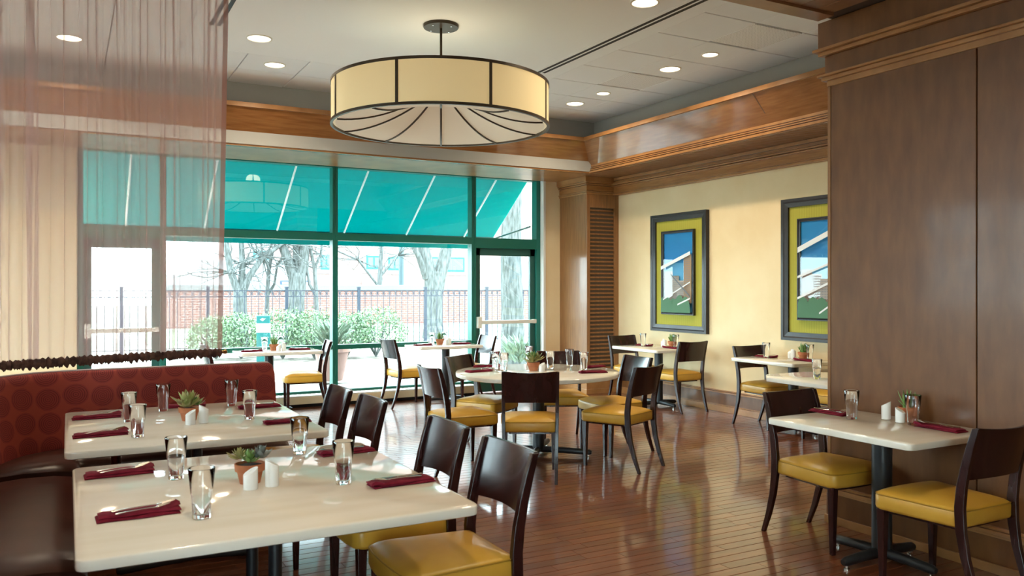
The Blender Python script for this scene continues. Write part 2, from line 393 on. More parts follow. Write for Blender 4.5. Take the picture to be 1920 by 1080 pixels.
for yj in (6.1,):
    obj('panel_joint', MB().add([(6.325 - .0015, yj, ZS + .105), (6.325 - .0015, yj + .008, ZS + .105), (6.06 - .0015, yj + .008, 3.455), (6.06 - .0015, yj, 3.455)], [(0, 1, 2, 3)]), M['joint'], tr4)
# crown at the top of the picture wall
tr5 = struct(obj('trim_5', MB().box(XR - .10, XR, YP, CY0, 2.83, ZS), M['wood_h']), 'wood crown board along the picture wall')
for z0, z1, dx in ((2.822, 2.845, .125), (2.85, 2.862, .115), (2.945, 2.96, .125), (2.965, 2.985, .15), (2.99, 3.005, .14), (3.03, 3.068, .13)):
    obj('bead', MB().box(XR - dx, XR - .09, YP, CY0, z0, z1), M['wood_trim'], tr5, bevel=.003)

# ------------------------------------------------------------------ walls
wr = struct(obj('wall_right', MB().box(XR, XR + .2, YF, YB + .3, 0, zt), M['cream']), 'cream painted picture wall')
WX = [.13, 1.0, 3.07, 5.07, 6.13]          # mullion lines of the window wall
mb = MB(); mb.box(XL, WX[0] - .03, YB, YB + .3, 0, zt); mb.box(WX[-1] + .05, XR, YB, YB + .3, 0, zt); mb.box(WX[0] - .03, WX[-1] + .05, YB, YB + .3, 3.15, zt)
wb = struct(obj('wall_back', mb, M['cream']), 'cream wall around the green windows')
obj('roof_parapet', MB().box(XL - .5, XR + .5, YB + .05, YB + .35, zt, 4.5), M['brick'], wb)
obj('window_reveal', MB().box(WX[0] - .03, WX[-1] + .05, YB - .012, YB + .11, 3.13, 3.16).box(WX[-1] + .03, WX[-1] + .065, YB - .012, YB + .11, 0, 3.16), M['white'], wb)
# unseen glazing added left of and behind the camera to supply cool daylight
LW = (3.6, 9.2); FWN = (-3.9, -1.2); GZ = (.30, 2.95)
struct(obj('wall_left', MB().box(XL - .2, XL, YF, LW[0], 0, zt).box(XL - .2, XL, LW[1], YB + .3, 0, zt).box(XL - .2, XL, *LW, 0, GZ[0]).box(XL - .2, XL, *LW, GZ[1], zt), M['cream']), 'cream wall left of the booths')
struct(obj('wall_front', MB().box(XL, FWN[0], YF - .2, YF, 0, zt).box(FWN[1], XR, YF - .2, YF, 0, zt).box(*FWN, YF - .2, YF, 0, GZ[0]).box(*FWN, YF - .2, YF, GZ[1], zt), M['cream']), 'cream wall behind the camera')
def fill_glazing(n, lab, a, b, f):
    mb = MB(); k = 4
    for i in range(k + 1):
        u = a + (b - a) * i / k; f(mb, u - .035, u + .035, *GZ)
    for z in (GZ[0], 2.15, GZ[1] - .06): f(mb, a, b, z, z + .06)
    o = struct(obj('window_%d' % n, mb, M['green']), lab)
    for i in range(k):
        g = MB(); u0 = a + (b - a) * i / k + .035; f(g, u0, a + (b - a) * (i + 1) / k - .035, GZ[0] + .06, GZ[1] - .06, .004); obj('pane', g, M['pane'], o)
fill_glazing(3, 'green framed windows left of the camera', *LW, lambda m_, a, b, z0, z1, h=.06: m_.box(XL - .1 - h, XL - .1 + h, a, b, z0, z1))
fill_glazing(4, 'green framed windows behind the camera', *FWN, lambda m_, a, b, z0, z1, h=.06: m_.box(a, b, YF - .1 - h, YF - .1 + h, z0, z1))
# low tiers of wood base along the picture wall
bb = struct(obj('baseboard_right', MB().box(XR - .02, XR, YP, CY0, 0, .24), M['wood_panel']), 'tall wood baseboard under the pictures')
for z0, z1, dx in ((.0, .075, .034), (.078, .088, .030), (.225, .245, .034), (.249, .262, .028)):
    obj('bead', MB().box(XR - dx, XR, YP, CY0, z0, z1), M['wood_trim'], bb, bevel=.003)

# louvred corner column
wc = struct(obj('wall_column', MB().box(CX0, XR, CY0 + .03, YB, 0, ZS), M['wood_v']), 'wood clad corner column with a louvred door')
fw = .055
mb = MB().box(CX0, CX0 + fw, CY0, CY0 + .03, .0, 2.87).box(XR - .075, XR - .001, CY0, CY0 + .03, .0, 2.87).box(CX0 + fw, XR - .075, CY0, CY0 + .03, .0, .34).box(CX0 + fw, XR - .075, CY0, CY0 + .03, 2.64, 2.87)
obj('door_frame', mb, M['wood_v'], wc, bevel=.003)
lm = mesh('louvre', MB().loft([[(x, -.020, -.016), (x, -.014, -.021), (x, .018, .010), (x, .012, .015)] for x in (CX0 + fw, XR - .075)]), M['wood_v'])
obj('door_back', MB().box(CX0 + fw, XR - .075, CY0 + .027, CY0 + .031, .34, 2.64), M['joint'], wc)  # dark plate standing in for the shade between the louvre slats
n = 41
for i in range(n):
    o = link('louvre_slat', lm, wc); o.location = (0, CY0 + .026, .37 + (2.64 - .40) * i / (n - 1))
for z0, z1, e in ((2.83, 2.85, .018), (2.855, 2.87, .026), (2.875, 2.95, .012), (2.955, 2.975, .028), (2.98, 3.0, .045), (3.0, ZS, .06)):
    obj('capital', MB().box(CX0 - e, XR, CY0 - e, YB, z0, z1), M['wood_trim'] if e > .013 else M['wood_h'], wc, bevel=.003)
obj('plinth', MB().box(CX0 - .02, XR, CY0 - .02, YB, 0, .07).box(CX0 - .014, XR, CY0 - .014, YB, .07, .22).box(CX0 - .022, XR, CY0 - .022, YB, .22, .245), M['wood_trim'], wc, bevel=.004)

# panelled wall beside the camera
wp = struct(obj('wall_pillar', MB().box(XP + .012, XP + .40, YF, YP, 0, ZS + .13), M['joint']), 'brown figured wood panelled wall at right')
pj = [3.66, 2.69, 1.45, .2]
for a, b in zip(pj[:-1], pj[1:]):
    obj('panel', MB().box(XP, XP + .02, b + .004, a - (.012 if a == 3.66 else .004), .24, 2.80), M['wood_panel'], wp, bevel=.002)
obj('end_board', MB().box(XP - .002, XP + .40, YP - .010, YP + .012, 0, 2.82), M['wood_v'], wp)
for z0, z1, e in ((2.79, 2.83, .012), (2.825, 2.85, .035), (2.85, 2.865, .055), (2.865, 2.985, .02), (2.985, 3.01, .05), (3.01, 3.03, .075), (3.03, ZS + .13, .05)):
    obj('cornice', MB().box(XP - e, XP + .41, YF, YP + e, z0, z1), M['wood_panel'] if z1 - z0 > .05 else M['wood_trim'], wp, bevel=.004)
for z0, z1, e in ((0, .05, .022), (.05, .19, .012), (.19, .205, .02), (.205, .225, .026), (.228, .243, .018)):
    obj('plinth', MB().box(XP - e, XP + .41, YF, YP + e + .002, z0, z1), M['wood_panel'] if z1 - z0 > .1 else M['wood_trim'], wp, bevel=.003)

# ------------------------------------------------------------------ windows and doors
def window(n, x0, x1, lab):
    mb = MB(); f = .035
    zs, zm, zt0, zt1, ztop = .16, .73, 2.12, 2.215, 3.14
    mb.box(x0 + .001, x0 + f, YW - .07, YW + .07, .0, ztop).box(x1 - f, x1 - .001, YW - .07, YW + .07, .0, ztop)
    a, b = x0 + f, x1 - f
    mb.box(a, b, YW - .069, YW + .069, ztop - .07, ztop).box(a, b, YW - .069, YW + .069, zt0, zt1)
    mb.box(a, b, YW - .069, YW + .069, .12, .18).box(a, b, YW - .05, YW + .05, zm - .03, zm + .03).box(a, b, YW - .04, YW + .068, 0, .12)
    o = struct(obj('window_%d' % n, mb, M['green'], bevel=.003), lab)
    for a, b in ((zt1, ztop - .07), (zm + .03, zt0), (.18, zm - .03)):
        obj('pane', MB().box(x0 + f, x1 - f, YW - .004, YW + .004, a, b), M['pane'], o)
    return o
window(1, WX[2], WX[3], 'green framed window panes between the window tables')
window(2, WX[1], WX[2], 'green framed window panes partly behind the curtain')
def door(n, x0, x1, lab):
    f = .035; mb = MB(); a, b = x0 + f, x1 - f
    e0, e1 = (x0 + .001, x1 + f) if n == 1 else (x0 - f, x1 - .001)
    mb.box(e0, x0 + f, YW - .07, YW + .07, 0, 3.14).box(x1 - f, e1, YW - .07, YW + .07, 0, 3.14).box(a, b, YW - .069, YW + .069, 3.07, 3.14).box(a, b, YW - .069, YW + .069, 2.07, 2.215)
    o = struct(obj('door_%d' % n, mb, M['green'], bevel=.003), lab)
    mb = MB().box(a, a + .085, YW - .022, YW + .022, .01, 2.07).box(b - .085, b, YW - .022, YW + .022, .01, 2.07).box(a, b, YW - .022, YW + .022, 1.965, 2.07).box(a, b, YW - .022, YW + .022, .01, .26)
    lf = obj('door_leaf', mb, M['door'], o, bevel=.003)
    obj('pane', MB().box(a + .085, b - .085, YW - .004, YW + .004, .26, 1.965), M['pane'], o)
    obj('pane', MB().box(a, b, YW - .004, YW + .004, 2.215, 3.07), M['pane'], o)
    mb = MB().box(a + .04, b - .02, YW - .105, YW - .06, .985, 1.035).box(a + .01, a + .075, YW - .11, YW - .02, .93, 1.09).box(b - .06, b - .01, YW - .09, YW - .02, .98, 1.04)
    obj('push_bar', mb, M['chrome'] if False else M['ring'], lf, bevel=.004)
    return o
door(1, WX[3], WX[4], 'green glazed exit door with push bar by the column')
door(2, WX[0], WX[1], 'green glazed exit door seen through the curtain')
# finned heater under the glass
ht = thing('baseboard_heater', 'long low cream heater under the big windows', 'heater', (0, 0, 0))
obj('cover', MB().box(1.05, 5.02, 10.27, 10.475, .045, .135), M['heater'], ht, bevel=.006)
obj('top_grille', MB().box(1.05, 5.02, 10.275, 10.475, .135, .15), M['grille'], ht)
mb = MB()
for i in range(66):
    for j in range(3):
        x = 1.08 + i * .06; mb.box(x, x + .04, 10.30 + j * .06, 10.325 + j * .06, .1495, .151)
obj('grille_slots', mb, M['joint'], ht)['kind'] = 'stuff'
obj('toe_space', MB().box(1.05, 5.02, 10.33, 10.47, 0, .045), M['black'], ht)

# ------------------------------------------------------------------ ceiling fittings
def downlight(x, y, r, z, lab, power):
    t = thing('recessed_downlight', lab, 'ceiling light', (x, y, z), 0, 'recessed ceiling lights')
    obj('trim_ring', MB().lathe([(r + .016, 0), (r + .016, -.006), (r + .002, -.008), (r, -.002)], 28), M['ring'], t, 40)
    obj('lens', MB().lathe([(r + .001, -.002), (r * .5, -.004), (.001, -.004)], 28, cap=False), M['bulb'], t)
    l = bpy.data.lights.new('lamp', 'AREA'); l.shape = 'DISK'; l.size = 2 * r * .9; l.energy = power; l.color = WARM; l.spread = R(150)
    lo = link('lamp', l, t); lo.location = (0, 0, -.012)
    return t
for x, y, r, lab in ((5.47, 6.07, .072, 'small ceiling downlight beside the nearer perforated vent'), (5.47, 6.67, .10, 'wide ceiling downlight between the two perforated vents'),
                     (5.47, 7.87, .072, 'small ceiling downlight beyond the farther perforated vent'), (5.47, 8.47, .10, 'wide ceiling downlight in the tile by the corner column'),
                     (1.53, 7.62, .10, 'ceiling downlight in the plaster left of the drum lamp'), (1.85, 8.45, .095, 'ceiling downlight in a back tile left of the drum lamp'),
                     (.02, 8.42, .10, 'ceiling downlight seen through the sheer curtain'), (4.02, 5.21, .10, 'ceiling downlight at the top edge near the plank ceiling')):
    downlight(x, y, r, ZC - .001, lab, LAMP_W * (1 if r > .08 else .6))
for x, y in ((-2.2, 5.0), (-2.2, 7.6)): downlight(x, y, .10, ZC - .001, 'ceiling downlight out of the picture over the booths', LAMP_W)  # out of view, added to fill the room with light
for x, y in ((-2.2, 1.6), (.4, 1.9), (2.6, 2.2), (-2.2, -1.8), (.4, -1.8), (2.8, -1.6)): downlight(x, y, .09, ZS + .105, 'downlight in the low plank ceiling behind the camera', LAMP_W * .75)  # unseen fill lamps added in the plank ceiling around the camera
def slot(x, y0, y1, lab):
    t = thing('slot_diffuser', lab, 'air vent', (x, (y0 + y1) / 2, ZC), 0, 'linear ceiling slots'); h = (y1 - y0) / 2
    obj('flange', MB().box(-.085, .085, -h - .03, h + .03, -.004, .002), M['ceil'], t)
    for dx in (-.03, .03): obj('slot', MB().box(dx - .017, dx + .017, -h, h, -.006, -.003), M['black'], t)
slot(4.37, 4.6, 7.42, 'double black linear air slot right of the drum lamp'); slot(1.12, 4.6, 7.42, 'double black linear air slot by the curtain top')

# drum pendant
LC = (2.83, 6.50); LR = .925
t = thing('drum_pendant', 'huge cream fabric drum pendant lamp with dark bronze ribs', 'pendant lamp', (LC[0], LC[1], 2.875))
H = .365
obj('shade', MB().lathe([(LR, .015), (LR, H - .015)], 96), M['shade'], t, 60)
o = obj('shade_lining', MB().lathe([(LR - .01, .015), (LR - .01, H - .015)], 96), M['shade_in'], t, 60)
for z, e in ((0, .008), (H - .022, .006)):
    obj('rim', MB().lathe([(LR + e, z), (LR + e, z + .022), (LR - .014, z + .022), (LR - .014, z), (LR + e, z)], 96), M['bronze_dk'], t, 40)
base_a = math.degrees(math.atan2(-LC[1], -LC[0]))
for i in range(8):
    a = R(base_a + 1.5 + 22.5 + 45 * i)
    mb = MB(); da = .0125
    mb.loft([[((LR + rr) * math.cos(a + s_ * da), (LR + rr) * math.sin(a + s_ * da), z) for rr, s_ in ((.006, -1), (.006, 1), (-.004, 1), (-.004, -1))] for z in (.01, H - .01)])
    obj('upright', mb, M['bronze_dk'], t)
prof = [(LR - .035 - (LR - .10) * u, .012 + .30 * u ** 1.9) for u in [i / 14 for i in range(15)]]
obj('diffuser', MB().lathe(prof, 80), M['shade_in'], t, 60)
for i in range(10):
    a = R(base_a + 180 + 36 * i)
    obj('rib', MB().tube([(r * math.cos(a), r * math.sin(a), z - .004) for r, z in prof], .009, 6), M['bronze_dk'], t)
obj('hub', MB().lathe([(.001, .30), (.10, .30), (.10, .34), (.001, .34)], 24), M['bronze_dk'], t)
obj('stem', MB().cyl((0, 0, 0), .011, .34, ZC - 2.875 - .02, 12), M['bronze_dk'], t)
cn = obj('canopy', MB().lathe([(.001, -.028), (.148, -.026), (.152, -.018), (.152, 0), (.001, 0)], 40, (0, 0, ZC - 2.875)), M['bronze_dk'], t, 30)
for i in range(4): obj('screw', MB().cyl((.11 * math.cos(i * 1.57 + .5), .11 * math.sin(i * 1.57 + .5), ZC - 2.875), .008, -.033, -.025, 8), M['chrome'], cn)
l = bpy.data.lights.new('bulb', 'POINT'); l.energy = 3; l.color = WARM; l.shadow_soft_size = .12
lo = link('bulb', l, t); lo.location = (0, 0, .48)

# ------------------------------------------------------------------ pictures
def picture(yc, w_, h_, zc, lab, flip):
    t = thing('framed_picture', lab, 'picture', (XR - .001, yc, zc), 0, 'pictures on the cream wall')
    def frame(name, w0, h0, wd, d0, d1, m_):
        # mitred frame with a stepped section
        prof = [(0, d0), (0, d1), (wd * .35, d1), (wd * .5, d1 - .008), (wd, d1 - .014), (wd, d0)]
        mb = MB(); rings = []
        for sy, sz in ((-1, -1), (1, -1), (1, 1), (-1, 1), (-1, -1)):
            rings.append([(-x, sy * (w0 / 2 - q), sz * (h0 / 2 - q)) for q, x in prof])
        mb.loft(rings, False); return obj(name, mb, m_, t)
    frame('frame', w_, h_, .09, .0, .055, M['frame_b'])
    obj('mat_board', MB().box(-.018, -.01, -w_ / 2 + .08, w_ / 2 - .08, -h_ / 2 + .08, h_ / 2 - .08), M['ribs'], t)
    iw, ih = .64, 1.095
    frame('inner_frame', iw, ih, .035, .012, .058, M['frame_b'])
    pw, ph = iw - .06, ih - .06
    mats = [pc('sky', (.02, .20, .48)), pc('sky_low', (.10, .36, .60)), pc('tower_pale', (.40, .35, .30)), pc('tower_tan', (.36, .23, .13)), pc('windows', (.20, .21, .24)), pc('trees', (.07, .17, .09)), pc('tube', (.72, .74, .74)), pc('tube_dark', (.12, .14, .16))]
    mb = MB(); lay = [-.0285]
    def quad(pts, mi):
        lay[0] -= .00012
        n_ = len(pts); mb.add([(lay[0], -(u - .5) * pw, (v - .5) * ph) for u, v in pts], [tuple(range(n_))], mi)
    def rect(u0, u1, v0, v1, mi): quad([(u0, v0), (u1, v0), (u1, v1), (u0, v1)], mi)
    rect(0, 1, 0, 1, 0); rect(0, 1, 0, .62, 1)
    bl = [(0, .30, .12, .52), (.28, .55, .12, .46), (.52, .75, .12, .40), (.74, 1, .12, .72)] if not flip else [(0, .26, .12, .50), (.24, .50, .12, .45), (.48, .72, .12, .40), (.70, .95, .12, .74)]
    for q, (u0, u1, v0, v1) in enumerate(bl):
        rect(u0, u1, v0, v1, 3 if q == 3 and not flip else 2)
        lay_u = int((u1 - u0) / .035)
        for a in range(lay_u):
            for b in range(int((v1 - v0) / .026)):
                uu = u0 + .012 + a * .035; vv = v0 + .012 + b * .026; rect(uu, uu + .014, vv, vv + .014, 4)
    for q in range(26):
        u = random.random(); v = .06 + .08 * random.random(); s_ = .05 + .04 * random.random()
        quad([(min(1, max(0, u + s_ * 1.5 * math.cos(a * .785))), max(0, v + s_ * math.sin(a * .785))) for a in range(8)], 5)
    rect(0, 1, 0, .06, 5)
    def bar(u0, v0, u1, v1, wd, mi): quad([(u0, v0 - wd), (u1, v1 - wd), (u1, v1 + wd), (u0, v0 + wd)], mi)
    if not flip:
        bar(0, .56, 1, .735, .022, 6); bar(.08, .16, 1, .38, .008, 6); bar(.35, .48, 1, .20, .010, 7); bar(.58, .10, 1, .18, .010, 6)
    else:
        bar(0, .70, 1, .92, .028, 6); bar(0, .42, 1, .60, .012, 6); bar(0, .20, 1, .42, .012, 6); bar(.5, .05, 1, .22, .010, 6)
    obj('print', mb, mats, t)
    obj('glazing', MB().box(-.0445, -.0435, -iw / 2 + .03, iw / 2 - .03, -ih / 2 + .03, ih / 2 - .03), M['pglass'], t)
picture(8.33, 1.10, 1.545, 1.70, 'black framed city view in a lime green mat, left of the two', False)
picture(6.02, 1.10, 1.545, 1.70, 'black framed city view partly hidden by the panelled wall', True)

# ------------------------------------------------------------------ booth
BP = []                                     # seat / back junction line: window run, curved corner, left run
for i in range(13): BP.append((1.30 - 1.18 * i / 12, 6.02))
BP += [(.12 + .48 * math.cos(R(a)), 5.54 + .48 * math.sin(R(a))) for a in range(96, 181, 6)]
for i in range(1, 19): BP.append((-.36, 5.54 - 4.2 * i / 18))
def normals(path):
    out = []
    for i in range(len(path)):
        a = Vector(path[max(i - 1, 0)]); b = Vector(path[min(i + 1, len(path) - 1)]); d = (b - a).normalized(); out.append((d.y, -d.x))
    return out
BN = [(-n_[0], -n_[1]) for n_ in normals(BP)]   # towards the seats
def sweep(idx, prof, endr=0):
    """prof: (offset towards the sitter, z) closed section"""
    rings = []
    for k in idx:
        (x, y), (nx, ny) = BP[k], BN[k]; rings.append([(x + nx * o_, y + ny * o_, z) for o_, z in prof])
    return rings
bt = thing('booth_bench', 'curved booth bench with red ring print back and brown vinyl seat', 'booth', (0, 0, 0))
allk = list(range(len(BP)))
backp = [(.01, .40), (-.01, .55), (-.045, .75), (-.075, .90), (-.085, .935), (-.105, .952), (-.14, .955), (-.16, .94), (-.165, .90), (-.165, .02), (-.05, .02)]
mb = MB(); rings = sweep(allk, backp)
# round the free end's upper corner
end = []
for (o_, z) in backp: end.append((1.335, 6.02 - o_ * BN[0][1] * -1 if False else 6.02 + BN[0][1] * o_, z if z < .8 else .8 + (z - .8) * .62))
mid = [(1.322, 6.02 + BN[0][1] * o_, z if z < .86 else .86 + (z - .86) * .86) for o_, z in backp]
rings = [end, mid] + rings; mb.loft(rings)
bo = obj('backrest', mb, M['booth'], bt, 50)
# UV: arc length and height
me = bo.data; uvl = me.uv_layers.new(name='UVMap'); S_ = [0]
pts = [(1.335, 6.02), (1.322, 6.02)] + BP
for a, b in zip(pts[:-1], pts[1:]): S_.append(S_[-1] + math.hypot(a[0] - b[0], a[1] - b[1]))
npf = len(backp)
for lp in me.loops:
    vi = lp.vertex_index; k = vi // npf; uvl.data[lp.index].uv = (S_[k] + 3, me.vertices[vi].co.z + .02)
obj('piping', MB().tube([(1.332, 6.02 + BN[0][1] * -.03, .45), (1.332, 6.02 + BN[0][1] * -.07, .80), (1.330, 6.02 + BN[0][1] * -.095, .885), (1.315, 6.02 + BN[0][1] * -.11, .935), (1.29, 6.02 + BN[0][1] * -.115, .957)] +
                        [(BP[k][0] - BN[k][0] * .118, BP[k][1] - BN[k][1] * .118, .957) for k in allk[1:]], .006, 6), M['booth_pipe'], bt, 60)
seatp = [(-.02, .34), (-.02, .455), (.04, .478), (.15, .488), (.30, .486), (.38, .474), (.42, .45), (.43, .42), (.425, .36), (.41, .34)]
corner0 = 12
def seat_piece(ks, trim0=0, trim1=0):
    rings = sweep(ks, seatp); out = []
    c0 = rings[0]; c1 = rings[-1]
    def shrink(r): 
        cz = .40; return [(p[0], p[1], cz + (p[2] - cz) * .80) for p in r]
    d0 = Vector((BP[ks[0]][0] - BP[ks[1]][0], BP[ks[0]][1] - BP[ks[1]][1], 0)).normalized() * .022
    d1 = Vector((BP[ks[-1]][0] - BP[ks[-2]][0], BP[ks[-1]][1] - BP[ks[-2]][1], 0)).normalized() * .022
    rings = [[tuple(Vector(p) + d0) for p in shrink(c0)]] + rings + [[tuple(Vector(p) + d1) for p in shrink(c1)]]
    return MB().loft(rings)
nB = len(BP)
seg = [list(range(0, 11)), list(range(11, 29)), list(range(29, 37)), list(range(37, nB))]
segs = []
for ks in seg: segs.append([k for k in ks if k < nB])
for ks in segs:
    if len(ks) > 2: obj('seat_cushion', seat_piece(ks), M['vinyl_b'], bt, 50)
obj('kick_base', MB().loft(sweep(allk, [(-.02, 0), (-.02, .34), (.34, .34), (.34, 0)])), M['mahogany'], bt)

# ------------------------------------------------------------------ sheer curtain in front of the window run
ct = thing('sheer_curtain', 'hanging sheer rose brown curtain panel with ruffled hem', 'curtain', (0, 0, 0))
CPTS = [(.985, 6.24), (.56, 6.13), (.08, 5.97), (-.35, 5.79), (-.8, 5.55), (-1.3, 5.2)]
def cpath(s_):
    L = [0]
    for a, b in zip(CPTS[:-1], CPTS[1:]): L.append(L[-1] + math.hypot(a[0] - b[0], a[1] - b[1]))
    s_ = max(0, min(s_, L[-1] - 1e-6))
    for i in range(len(L) - 1):
        if L[i] <= s_ <= L[i + 1]:
            u = (s_ - L[i]) / (L[i + 1] - L[i]); a, b = CPTS[i], CPTS[i + 1]
            d = Vector((b[0] - a[0], b[1] - a[1])).normalized(); return Vector((a[0] + (b[0] - a[0]) * u, a[1] + (b[1] - a[1]) * u)), d
CL = 2.35; NS = 1100
rr = random.Random(11)
# irregular folds: each fold has its own width, depth and overlap
folds = []; s0 = 0
while s0 < CL + .1:
    wd = rr.uniform(.035, .095); folds.append((s0, wd, rr.uniform(.004, .012), rr.choice((.005, .010, .016, .022, .032)), rr.uniform(-.018, .018), rr.uniform(0, 6.28))); s0 += wd
PH = [0, .12, .25, .4, .55, .66, .72, .78, .84, .90, .95]
rings = []
for z in [1.045, 1.07, 1.10, 1.16, 1.3, 1.5, 1.8, 2.1, 2.45, 2.8, 3.1, 3.4, 3.74]:
    u = (z - 1.05) / (3.74 - 1.05); ring = []
    for fi, (f0, wd, dp, ovw, dr, ph0) in enumerate(folds):
        ov = ovw * (.65 + .5 * math.sin(2.6 * u + ph0)) + .001
        for ph in PH:
            fwd = ph / .72 * (wd + ov) if ph < .72 else (wd + ov) - (ph - .72) / .28 * ov
            s_ = f0 + fwd + dr * math.sin(2.2 * u + ph0) * u
            p, d = cpath(max(0, s_)); nrm = Vector((d.y, -d.x))
            lay = 0 if ph < .66 else math.sin((ph - .66) / .34 * math.pi) * .006
            q = p + d * (min(0, s_) - .05 * u * max(0, 1 - s_ / .35)) + nrm * (dp * math.sin(2 * math.pi * ph / .9) * (.6 + .5 * u) - lay + .004 * math.sin(ph * 19 + fi) * max(0, 1 - 6 * u))
            ring.append((q.x, q.y, z))
    rings.append(ring)
obj('curtain_cloth', MB().loft(rings, False, False), M['sheer'], ct, 80)
# doubled side hem
hem = []
for z in [1.06, 1.3, 1.8, 2.4, 3.1, 3.74]:
    u = (z - 1.06) / 2.68; row = []
    for j in range(4):
        p, d = cpath(.0); q = p + d * (-.05 * u + .012 * j - .004) ; row.append((q.x, q.y - .02, z))
    hem.append(row)
obj('side_hem', MB().loft(hem, False, False), M['sheer_hem'], ct, 80)
# gathered ruffle on the bottom rod
rings = []; NR = 900
wob = [rr.uniform(-1, 1) for _ in range(NR + 12)]
for i in range(NR):
    s_ = CL * i / NR; p, d = cpath(s_); nrm = Vector((d.y, -d.x, 0)); k_ = sum(wob[i:i + 5]) / 5
    rad = .021 + .008 * k_ + .003 * math.sin(i * .45)
    ring = []
    for a in range(8):
        an = a * math.pi / 4; dz = 1.25 * rad * math.sin(an)
        if a == 6: dz -= .007 * (1 + math.sin(i * .37 + 4 * k_))       # scalloped lower edge
        ring.append(Vector((p.x, p.y, 1.036)) + nrm * rad * math.cos(an) + Vector((0, 0, dz)))
    rings.append(ring)
obj('hem_ruffle', MB().loft(rings), M['ruffle'], ct, 60)
pts = [cpath(CL * i / 20)[0] for i in range(21)]
obj('rod', MB().tube([(pts[0].x + .03, pts[0].y + .008, 1.036)] + [(p.x, p.y, 1.036) for p in pts], .010, 8), M['curtain_rod'], ct)
obj('finial', MB().tube([(pts[0].x + .015, pts[0].y + .004, 1.036), (pts[0].x + .03, pts[0].y + .008, 1.036), (pts[0].x + .038, pts[0].y + .010, 1.036), (pts[0].x + .044, pts[0].y + .0115, 1.036)], [.013, .017, .014, .004], 12), M['curtain_rod'], ct, 40)
obj('ceiling_track', MB().tube([(p.x, p.y, 3.748) for p in pts], .011, 6), M['ring'], ct)
cd = thing('hanging_cord', 'thin looped cord hanging at the left behind the curtain', 'cord', (-.37, 5.95, 0))
obj('cord', MB().tube([(.03 * math.sin(i * .9) + .012 * math.sin(i * 2.3), .01 * math.cos(i), 3.74 - i * .055) for i in range(50)], .0022, 5), M['bronze_dk'], cd)

# ------------------------------------------------------------------ chairs
def make_chair():
    t = thing('dining_chair', 'chair', 'chair', (0, 0, 0), 0, 'dark wood chairs with mustard seats')
    def outline(ins=0):
        fwx, bwx, y0, y1 = .236 - ins, .205 - ins, -.215 + ins, .245 - ins
        p = []
        r = max(.012, .05 - ins * .3)
        # front edge bows forward a little
        for a in range(0, 91, 18): p.append((fwx - r + r * math.cos(R(a)), y1 - r + r * math.sin(R(a))))
        for i in range(1, 6): x = (fwx - r) * (1 - i / 3); p.append((x, y1 + .012 * (1 - (x / fwx) ** 2)))
        for a in range(90, 181, 18): p.append((-fwx + r + r * math.cos(R(a)), y1 - r + r * math.sin(R(a))))
        for a in range(180, 271, 30): p.append((-bwx + .02 + .02 * math.cos(R(a)), y0 + .02 + .02 * math.sin(R(a))))
        for a in range(270, 361, 30): p.append((bwx - .02 + .02 * math.cos(R(a)), y0 + .02 + .02 * math.sin(R(a))))
        return p
    rings = [[(x, y, z) for x, y in outline(i)] for i, z in ((.012, .378), (.003, .384), (0, .395), (0, .446), (.004, .458), (.02, .470), (.06, .484), (.11, .493), (.17, .497))]
    s = obj('seat', MB().loft(rings), M['vinyl_y'], t, 45)
    o_ = outline(.002); obj('piping', MB().tube([(x, y, .456) for x, y in o_] + [(o_[0][0], o_[0][1], .456)], .0035, 5, False), M['vinyl_pipe'], s, 60)
    obj('seat_frame', MB().loft([[(x, y, z) for x, y in outline(.035)] for z in (.362, .380)]), M['mahogany'], t)
    for sx in (-1, 1):
        c = sx * .200
        rings = [[(c + dx * h, .205 + dy * h, z) for dx, dy in ((-1, -1), (1, -1), (1, 1), (-1, 1))] for z, h in ((0, .0125), (.36, .021), (.385, .021))]
        obj('leg', MB().loft(rings), M['mahogany'], t, bevel=.003)
        path = [(-.318, 0, .012), (-.272, .12, .016), (-.235, .25, .020), (-.216, .37, .023), (-.212, .48, .023), (-.222, .58, .022), (-.242, .68, .020), (-.268, .78, .018), (-.292, .858, .015)]
        rings = []
        for y, z, hy in path:
            cx = sx * (.196 + .012 * min(1, z / .5)); hx = .0135 if z > .1 else .012
            rings.append([(cx - hx, y - hy, z), (cx + hx, y - hy, z), (cx + hx, y + hy, z), (cx - hx, y + hy, z)])
        obj('leg', MB().loft(rings), M['mahogany'], t, 35, .003)
        for yy_ in (.205, -.318): obj('glide', MB().cyl((sx * (.2 if yy_ > 0 else .196), yy_, 0), .008, -.0, .004, 8), M['ceramic'], t)
    # curved back panel
    n = 12; rings = []
    for z, y0 in ((.612, -.238), (.70, -.258), (.79, -.280), (.862, -.302)):
        ring = []
        for side in (1, -1):
            for i in range(n + 1):
                u = -1 + 2 * i / n; u = u if side == 1 else -u
                bow = .038 * (1 - u * u); zz = z - (.010 * (1 - u * u) if z > .85 else 0) + (.006 * (1 - u * u) if z < .65 else 0)
                ring.append((.214 * u, y0 - bow + side * .0085 + .006, zz))
        rings.append(ring)
    obj('backrest', MB().loft(rings), M['mahogany'], t, 40, .002)
    return t
CH = make_chair(); chair_used = [False]
def chair(x, y, face, lab):
    """face: direction the sitter looks, degrees from +X"""
    rz = R(face - 90)
    if not chair_used[0]:
        chair_used[0] = True; CH.location = (x, y, 0); CH.rotation_euler = (0, 0, rz); CH['label'] = lab; return CH
    return copy_tree(CH, (x, y, 0), rz, lab)
def chair_at_back(bx_, by_, face, lab):
    """place by the middle of the back panel's top edge"""
    off = .32; return chair(bx_ + off * math.cos(R(face)), by_ + off * math.sin(R(face)), face, lab)

